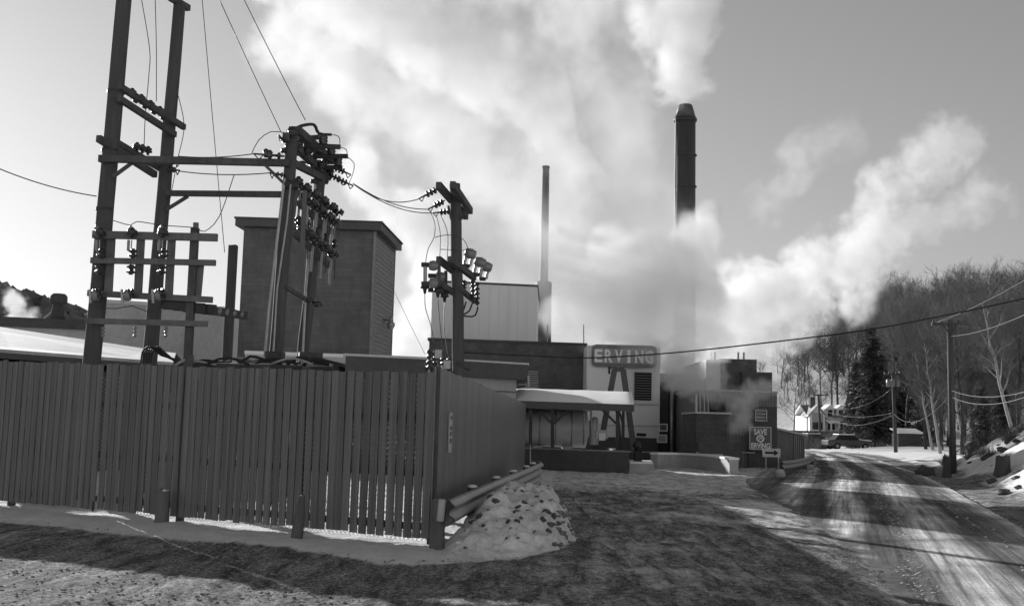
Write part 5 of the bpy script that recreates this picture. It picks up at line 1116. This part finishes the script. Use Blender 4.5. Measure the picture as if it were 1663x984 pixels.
for px in (1347, 1364.5):
    dx = P(px, 670, hY)[0]; d = MB().box((dx, hY+.7, zb+27.5*sc_), (1.15, 2.0, 1.35)).build('dormer', M['white'], hs)
    mb = MB(); mb._add([(dx-.75, hY-.5, zb+27.5*sc_+.6), (dx+.75, hY-.5, zb+27.5*sc_+.6), (dx, hY-.5, zb+27.5*sc_+1.25), (dx-.75, hY+2.2, zb+27.5*sc_+.6), (dx+.75, hY+2.2, zb+27.5*sc_+.6), (dx, hY+2.2, zb+27.5*sc_+1.25)], [(0, 1, 2), (5, 4, 3), (0, 2, 5, 3), (1, 4, 5, 2), (0, 3, 4, 1)]); mb.build('dormer_roof', M['roofsnow'], d)
    MB().box((dx, hY-.34, zb+27.5*sc_), (.6, .06, .95)).build('window', M['glass'], d)
MB().hexa([(x1+.2, hY-2.2, zb+12*sc_), (x2, hY-2.2, zb+12*sc_), (x2, hY, zb+17*sc_), (x1+.2, hY, zb+17*sc_)], [(x1+.2, hY-2.2, zb+12*sc_+.2), (x2, hY-2.2, zb+12*sc_+.2), (x2, hY, zb+17*sc_+.2), (x1+.2, hY, zb+17*sc_+.2)]).build('porch_roof', M['roofsnow'], hs)
for k in range(5): x_ = x1+.5+(x2-x1-.7)*k/4; MB().box((x_, hY-2.0, zb+6*sc_), (.18, .18, 12*sc_)).build('porch_post', M['white'], hs)
for k in range(3): x_ = x1+1.1+1.7*k; w_ = MB().box((x_, hY-.04, zb+6.2*sc_), (.9, .08, .85)).build('window', M['glass'], hs); MB().box((x_, hY-.1, zb+6.2*sc_), (.06, .05, .85)).build('glazing_bar', M['white'], w_)
MB().box((gm_, hY-.94, zb+7*sc_), (1.4, .08, 1.0)).build('window', M['glass'], hs); MB().box((gm_, hY-.94, zb+20*sc_), (1.5, .06, 1.3)).build('gable_panel', M['conc'], hs)
MB().prism([(x0-5, hY-5), (x2+8, hY-5), (x2+8, hY-4.4), (x0-5, hY-4.4)], -.1, zb-.1).build('retaining_wall', M['stone'], **tg('dark stone retaining wall below the white house', 'wall'))

# ---- parked cars under snow
def car(px, py, Y, rz, label, s=1.0):
    q = P(px, py, Y); q[2] = gz_(q[0], Y)+.02; t = thing('parked_car', label, 'car', q, 'cars parked beyond the bend'); t.rotation_euler = (0, 0, rz); t.scale = (s, s, s); t_loc = WORLD[t.name]; WORLD[t.name] = Vector((0, 0, 0))
    sec = [(-2.2, .42, .72, .78), (-2.1, .34, .86, .86), (-1.2, .30, .92, .89), (1.0, .30, .90, .89), (2.0, .34, .78, .84), (2.2, .42, .66, .76)]
    mb = MB(); vs = []
    for x, z0, z1, w in sec: vs += [(x, -w, z0), (x, w, z0), (x, w*1.0, z1-.12), (x, w*.92, z1), (x, -w*.92, z1), (x, -w, z1-.12)]
    n = 6; fs = [(i*n+k, i*n+(k+1) % n, (i+1)*n+(k+1) % n, (i+1)*n+k) for i in range(len(sec)-1) for k in range(n)]+[tuple(range(n-1, -1, -1)), tuple(range(len(vs)-n, len(vs)))]
    mb._add(vs, fs).build('body', M['carpaint'], t)
    mb = MB(); mb.hexa([(-1.55, -.78, .88), (.95, -.78, .88), (.95, .78, .88), (-1.55, .78, .88)], [(-1.05, -.62, 1.36), (.3, -.62, 1.36), (.3, .62, 1.36), (-1.05, .62, 1.36)]); mb.build('cabin_glass', M['glass'], t)
    MB().box((-.37, 0, 1.40), (1.45, 1.3, .09)).build('roof_snow', M['roofsnow'], t); MB().box((1.5, 0, .90), (1.1, 1.4, .10), 0, 0, .07).build('hood_snow', M['roofsnow'], t)
    for x in (-1.35, 1.35):
        for y in (-.82, .82): w_ = MB().lathe((x, y-.1, .32), (x, y+.1, .32), [(0, .3), (.1, .33), (.9, .33), (1, .3)], 14).build('wheel', M['rubber'], t); MB().lathe((x, y-.11, .32), (x, y+.11, .32), [(0, .16), (1, .16)], 10).build('rim', M['galv'], w_)
    for y in (-.6, .6): MB().box((2.17, y, .62), (.08, .3, .14)).build('headlight', M['white'], t)
    WORLD[t.name] = t_loc
car(1376, 730, 101, .12, 'dark parked car with snow on roof and hood beyond the bend')
car(1322, 722, 110, .3, 'snow-covered parked car behind the ribbed shed end')
car(1482, 706, 108, 2.6, 'dark parked car below the birches right of the transformer pole', .95)
# small roadside box right of the transformer pole
sbx = thing('roadside_shed', 'small low shed with snowy roof right of the transformer pole', 'shed', P(1482, 730, 92)); q = P(1480, 726, 92); zq = gz_(q[0], 92)
MB().box((q[0], 93, zq+.5), (2.0, 1.6, 1.1)).build('wall', M['darkconc'], sbx); MB().hexa([(q[0]-1.1, 92.0, zq+1.05), (q[0]+1.1, 92.0, zq+1.05), (q[0]+1.1, 94.0, zq+1.4), (q[0]-1.1, 94.0, zq+1.4)], [(q[0]-1.1, 92.0, zq+1.15), (q[0]+1.1, 92.0, zq+1.15), (q[0]+1.1, 94.0, zq+1.5), (q[0]-1.1, 94.0, zq+1.5)]).build('roof', M['roofsnow'], sbx)
# ---- far wooded hill at the left: one distant mass of tree tops
mb = MB(); rnd = random.Random(9)
for k in range(5200):
    x = rnd.uniform(-330, -70); y = rnd.uniform(290, 480); z = float(42*math.exp(-((x+215)/95)**2-((y-400)/110)**2)); h = rnd.uniform(5, 11); w_ = h*rnd.uniform(.4, .7); a = rnd.uniform(0, 3)
    n = 5; mb._add([(x+w_*math.cos(a+6.283*i/n)*rnd.uniform(.6, 1.2), y+w_*math.sin(a+6.283*i/n), z+h*rnd.uniform(.4, .85)) for i in range(n)]+[(x, y, z+h), (x, y, z-1)], [(i, (i+1) % n, n) for i in range(n)]+[((i+1) % n, i, n+1) for i in range(n)])
mb.build('distant_wood', grey('distant_wood', .13, .2, .2, .95), kind='stuff', label='dark wood covering the distant hill at the left', category='wood')  # tree-top grey lightened to stand for haze over the distance
# ================================================================== steam
def steam_material(name, dens, aniso=.25, col=.86):
    m = bpy.data.materials.new(name); m.use_nodes = True; nt = m.node_tree; nt.nodes.clear()
    o = _n(nt, 'ShaderNodeOutputMaterial'); v = _n(nt, 'ShaderNodeVolumePrincipled'); v.inputs['Color'].default_value = (col, col, col, 1)
    v.inputs['Density'].default_value = dens; v.inputs['Anisotropy'].default_value = aniso; v.inputs['Density Attribute'].default_value = 'density'
    nt.links.new(v.outputs[0], o.inputs['Volume']); return m
def plume(name, label, spine, voxel, dens, scale, rough=1.0, aniso=.25, seed=0.0, soft=.6, bias=.3, col=.86):
    # spine: lists of (px, py, Y, radius in px, weight); puffs along each line, broken up by turbulence
    pts = []; rr_ = []; ww = []
    for line in spine:
        arr = [np.concatenate([P(px, py, Y), [r*Y/F_PX, w]]) for px, py, Y, r, w in line]
        if len(arr) == 1: q = np.array(arr)
        else: q = catmull(arr, max(.4, min(a[3] for a in arr)*.35))
        for a in q: pts.append(a[:3]); rr_.append(max(.2, a[3])); ww.append(max(0, a[4]))
    pts = np.array(pts); rr_ = np.array(rr_); ww = np.array(ww)
    lo = (pts-rr_[:, None]*1.45).min(0); hi = (pts+rr_[:, None]*1.45).max(0)
    c = (lo+hi)/2; c[2] = lo[2]
    me = bpy.data.meshes.new(name); me.from_pydata((pts-c).tolist(), [], [])
    for n_, a in (('puff_radius', rr_), ('puff_weight', ww)): t = me.attributes.new(n_, 'FLOAT', 'POINT'); t.data.foreach_set('value', a.astype(np.float32))
    ob = bpy.data.objects.new(name, me); COL.objects.link(ob); ob.location = Vector(c.tolist()); ob['kind'] = 'stuff'; ob['label'] = label; ob['category'] = 'steam'
    g = bpy.data.node_groups.new(name, 'GeometryNodeTree'); g.interface.new_socket('Geometry', in_out='INPUT', socket_type='NodeSocketGeometry'); g.interface.new_socket('Geometry', in_out='OUTPUT', socket_type='NodeSocketGeometry')
    N = lambda t, **k: _n(g, t, **k); L = g.links.new
    gi = N('NodeGroupInput'); go_ = N('NodeGroupOutput'); pos = N('GeometryNodeInputPosition')
    def noise(sc, det, off, vec=None):
        n = N('ShaderNodeTexNoise', Scale=sc, Detail=det, Roughness=.66); ad = N('ShaderNodeVectorMath', operation='ADD'); ad.inputs[1].default_value = (off, off*1.7, off*.3); L(vec or pos.outputs[0], ad.inputs[0]); L(ad.outputs[0], n.inputs['Vector']); return n
    wn = noise(scale*.55, 3, seed+11); sb = N('ShaderNodeVectorMath', operation='SUBTRACT'); sb.inputs[1].default_value = (.5, .5, .5); L(wn.outputs['Color'], sb.inputs[0])
    wm = N('ShaderNodeVectorMath', operation='SCALE'); wm.inputs['Scale'].default_value = 1.3/scale*rough; L(sb.outputs[0], wm.inputs[0])
    wp = N('ShaderNodeVectorMath', operation='ADD'); L(pos.outputs[0], wp.inputs[0]); L(wm.outputs[0], wp.inputs[1])
    sn = N('GeometryNodeSampleNearest', domain='POINT'); L(gi.outputs[0], sn.inputs['Geometry']); L(wp.outputs[0], sn.inputs['Sample Position'])
    def sample(dt, src):
        s = N('GeometryNodeSampleIndex', data_type=dt, domain='POINT'); L(gi.outputs[0], s.inputs['Geometry']); L(src, s.inputs['Value']); L(sn.outputs[0], s.inputs['Index']); return s.outputs[0]
    def attr(nm): a = N('GeometryNodeInputNamedAttribute', data_type='FLOAT'); a.inputs['Name'].default_value = nm; return a.outputs[0]
    ctr = sample('FLOAT_VECTOR', pos.outputs[0]); rad_ = sample('FLOAT', attr('puff_radius')); wgt = sample('FLOAT', attr('puff_weight'))
    dv = N('ShaderNodeVectorMath', operation='DISTANCE'); L(wp.outputs[0], dv.inputs[0]); L(ctr, dv.inputs[1])
    dr = N('ShaderNodeMath', operation='DIVIDE'); L(dv.outputs['Value'], dr.inputs[0]); L(rad_, dr.inputs[1])
    inv = N('ShaderNodeMath', operation='SUBTRACT'); inv.inputs[0].default_value = 1.0; L(dr.outputs[0], inv.inputs[1])
    n1 = noise(scale, 7, seed+3); nm0 = N('ShaderNodeMath', operation='MULTIPLY_ADD'); nm0.inputs[1].default_value = 3.2*rough; nm0.inputs[2].default_value = -1.6*rough-bias; L(n1.outputs[0], nm0.inputs[0])
    vo = N('ShaderNodeTexVoronoi', feature='F1', Scale=scale*2.2, Detail=3, Roughness=.6, normalize=True)                    # cauliflower billows
    L(wp.outputs[0], vo.inputs['Vector']); nm_ = N('ShaderNodeMath', operation='MULTIPLY_ADD'); nm_.inputs[1].default_value = -1.9*rough; L(vo.outputs['Distance'], nm_.inputs[0])
    nb_2 = N('ShaderNodeMath', operation='ADD'); nb_2.inputs[1].default_value = .8*rough; L(nm0.outputs[0], nb_2.inputs[0]); L(nb_2.outputs[0], nm_.inputs[2])
    ad = N('ShaderNodeMath', operation='ADD'); L(inv.outputs[0], ad.inputs[0]); L(nm_.outputs[0], ad.inputs[1])
    mr = N('ShaderNodeMapRange', interpolation_type='SMOOTHSTEP'); mr.inputs['From Min'].default_value = .14; mr.inputs['From Max'].default_value = soft; L(ad.outputs[0], mr.inputs['Value'])
    ef = N('ShaderNodeMapRange', interpolation_type='SMOOTHSTEP'); ef.inputs['From Min'].default_value = -.16; ef.inputs['From Max'].default_value = .12; L(inv.outputs[0], ef.inputs['Value'])
    me_f = N('ShaderNodeMath', operation='MULTIPLY'); L(mr.outputs[0], me_f.inputs[0]); L(ef.outputs[0], me_f.inputs[1])
    ml_ = N('ShaderNodeMath', operation='MULTIPLY'); L(me_f.outputs[0], ml_.inputs[0]); L(wgt, ml_.inputs[1])
    vc = N('GeometryNodeVolumeCube'); L(ml_.outputs[0], vc.inputs['Density']); vc.inputs['Min'].default_value = (lo-c).tolist(); vc.inputs['Max'].default_value = (hi-c).tolist()
    for ax, k in zip('XYZ', range(3)): vc.inputs['Resolution '+ax].default_value = int(min(300, max(8, (hi-lo)[k]/voxel)))
    sm = N('GeometryNodeSetMaterial'); mat = steam_material(name, dens, aniso, col); sm.inputs['Material'].default_value = mat; L(vc.outputs[0], sm.inputs[0]); L(sm.outputs[0], go_.inputs[0]); me.materials.append(mat)
    md = ob.modifiers.new('steam', 'NODES'); md.node_group = g
    return ob
plume('steam_cloud', 'huge bank of steam billowing over the mill roofs', [
    [(1140, 585, 78, 60, 1), (1080, 530, 78, 85, 1), (1010, 480, 79, 95, .9), (940, 420, 82, 100, .8), (900, 330, 88, 105, .6), (870, 240, 94, 120, .5), (830, 150, 98, 140, .5), (740, 70, 104, 150, .6), (620, 20, 108, 150, .8), (500, -20, 110, 130, .8)],
    [(1120, 470, 79, 70, .9), (1090, 420, 80, 60, .6), (1040, 330, 86, 80, .3), (990, 200, 94, 90, .25), (950, 80, 100, 120, .3), (900, -20, 104, 130, .4)],
    [(820, 330, 96, 80, .4), (740, 230, 100, 95, .4), (640, 170, 104, 110, .5), (540, 110, 108, 110, .6), (470, 60, 110, 100, .6)]], .28, .2, .13, seed=1, aniso=.25, bias=.2, soft=.9)
plume('steam_cloud', 'thick low bank of steam hiding the foot of the tall stack', [
    [(1150, 570, 72, 50, 1), (1100, 530, 73, 75, 1), (1050, 500, 74, 75, 1), (990, 500, 76, 60, .8), (930, 520, 78, 45, .5)], [(1130, 500, 74, 66, 1), (1112, 450, 76, 62, 1), (1112, 420, 78, 50, 1), (1122, 385, 80, 40, .8), (1128, 350, 82, 28, .5)], [(1060, 430, 77, 65, .8), (1000, 410, 80, 55, .5)]], .24, .5, .2, seed=41, soft=.9, bias=-.3, aniso=.5, col=.985)
plume('steam_cloud', 'steam drifting behind the tower block and the penthouse', [
    [(650, 560, 92, 55, 1), (680, 480, 94, 60, 1), (720, 410, 96, 60, 1), (640, 350, 98, 60, 1), (580, 270, 100, 50, .9)],
    [(820, 470, 84, 40, .8), (790, 400, 88, 55, .8), (700, 390, 94, 60, .9)]], .28, .3, .16, seed=5, aniso=.25, bias=.1, soft=.8)
plume('steam_plume', 'white plume pouring from the tall stack', [[(1106, 163, 86, 22, 1), (1098, 130, 86.4, 50, 1), (1094, 80, 87, 70, 1), (1092, 30, 88, 84, 1), (1088, -30, 89, 96, 1)]], .2, .5, .24, seed=9, bias=.12, soft=.9, col=.9, aniso=.2, rough=1.25)
plume('steam_plume', 'bright steam plume leaning to the right over the wooded hill', [[(1140, 575, 110, 56, 1), (1195, 525, 112, 76, 1), (1260, 490, 114, 86, 1), (1330, 465, 116, 76, .9), (1385, 420, 118, 70, .7), (1430, 370, 120, 66, .5), (1430, 320, 122, 54, .45), (1480, 290, 122, 60, .34), (1540, 235, 124, 60, .26)], [(1320, 510, 114, 40, .7), (1280, 530, 112, 45, .8), (1210, 555, 110, 46, .9)], [(1500, 350, 122, 50, .22), (1600, 320, 124, 50, .18)], [(1255, 320, 118, 48, .10), (1280, 260, 118, 50, .16), (1310, 235, 118, 46, .10), (1370, 215, 118, 46, .08)]], .22, .38, .2, seed=13, bias=.16, soft=.9, col=.9, aniso=.2, rough=1.25)
plume('steam_wisp', 'thin wisp of steam curling before the stepped building', [[(1208, 690, 47.5, 22, 1), (1212, 665, 47.5, 28, 1), (1228, 640, 47.5, 26, .9), (1252, 632, 47.5, 20, .7)], [(1150, 600, 49, 36, .7), (1170, 640, 49, 36, .5), (1130, 620, 50, 38, .8), (1095, 610, 52, 30, .8), (1090, 590, 52, 28, .8)]], .11, 1.8, .9, seed=17)
plume('steam_wisp', 'veil of steam drifting past the top of the stair tower', [[(1130, 610, 56, 40, .9), (1100, 590, 57, 38, 1), (1082, 572, 57, 34, .9), (1055, 566, 57, 28, .7), (1000, 554, 57, 18, .35), (945, 563, 58, 12, .4)]], .16, .8, .7, seed=23)
plume('steam_puff', 'small bright puff of steam under the far left hill', [[(22, 515, 90, 20, .8), (20, 488, 90, 26, 1)], [(36, 520, 90, 30, .35), (8, 530, 90, 28, .3)]], .2, 1.3, .5, seed=31)
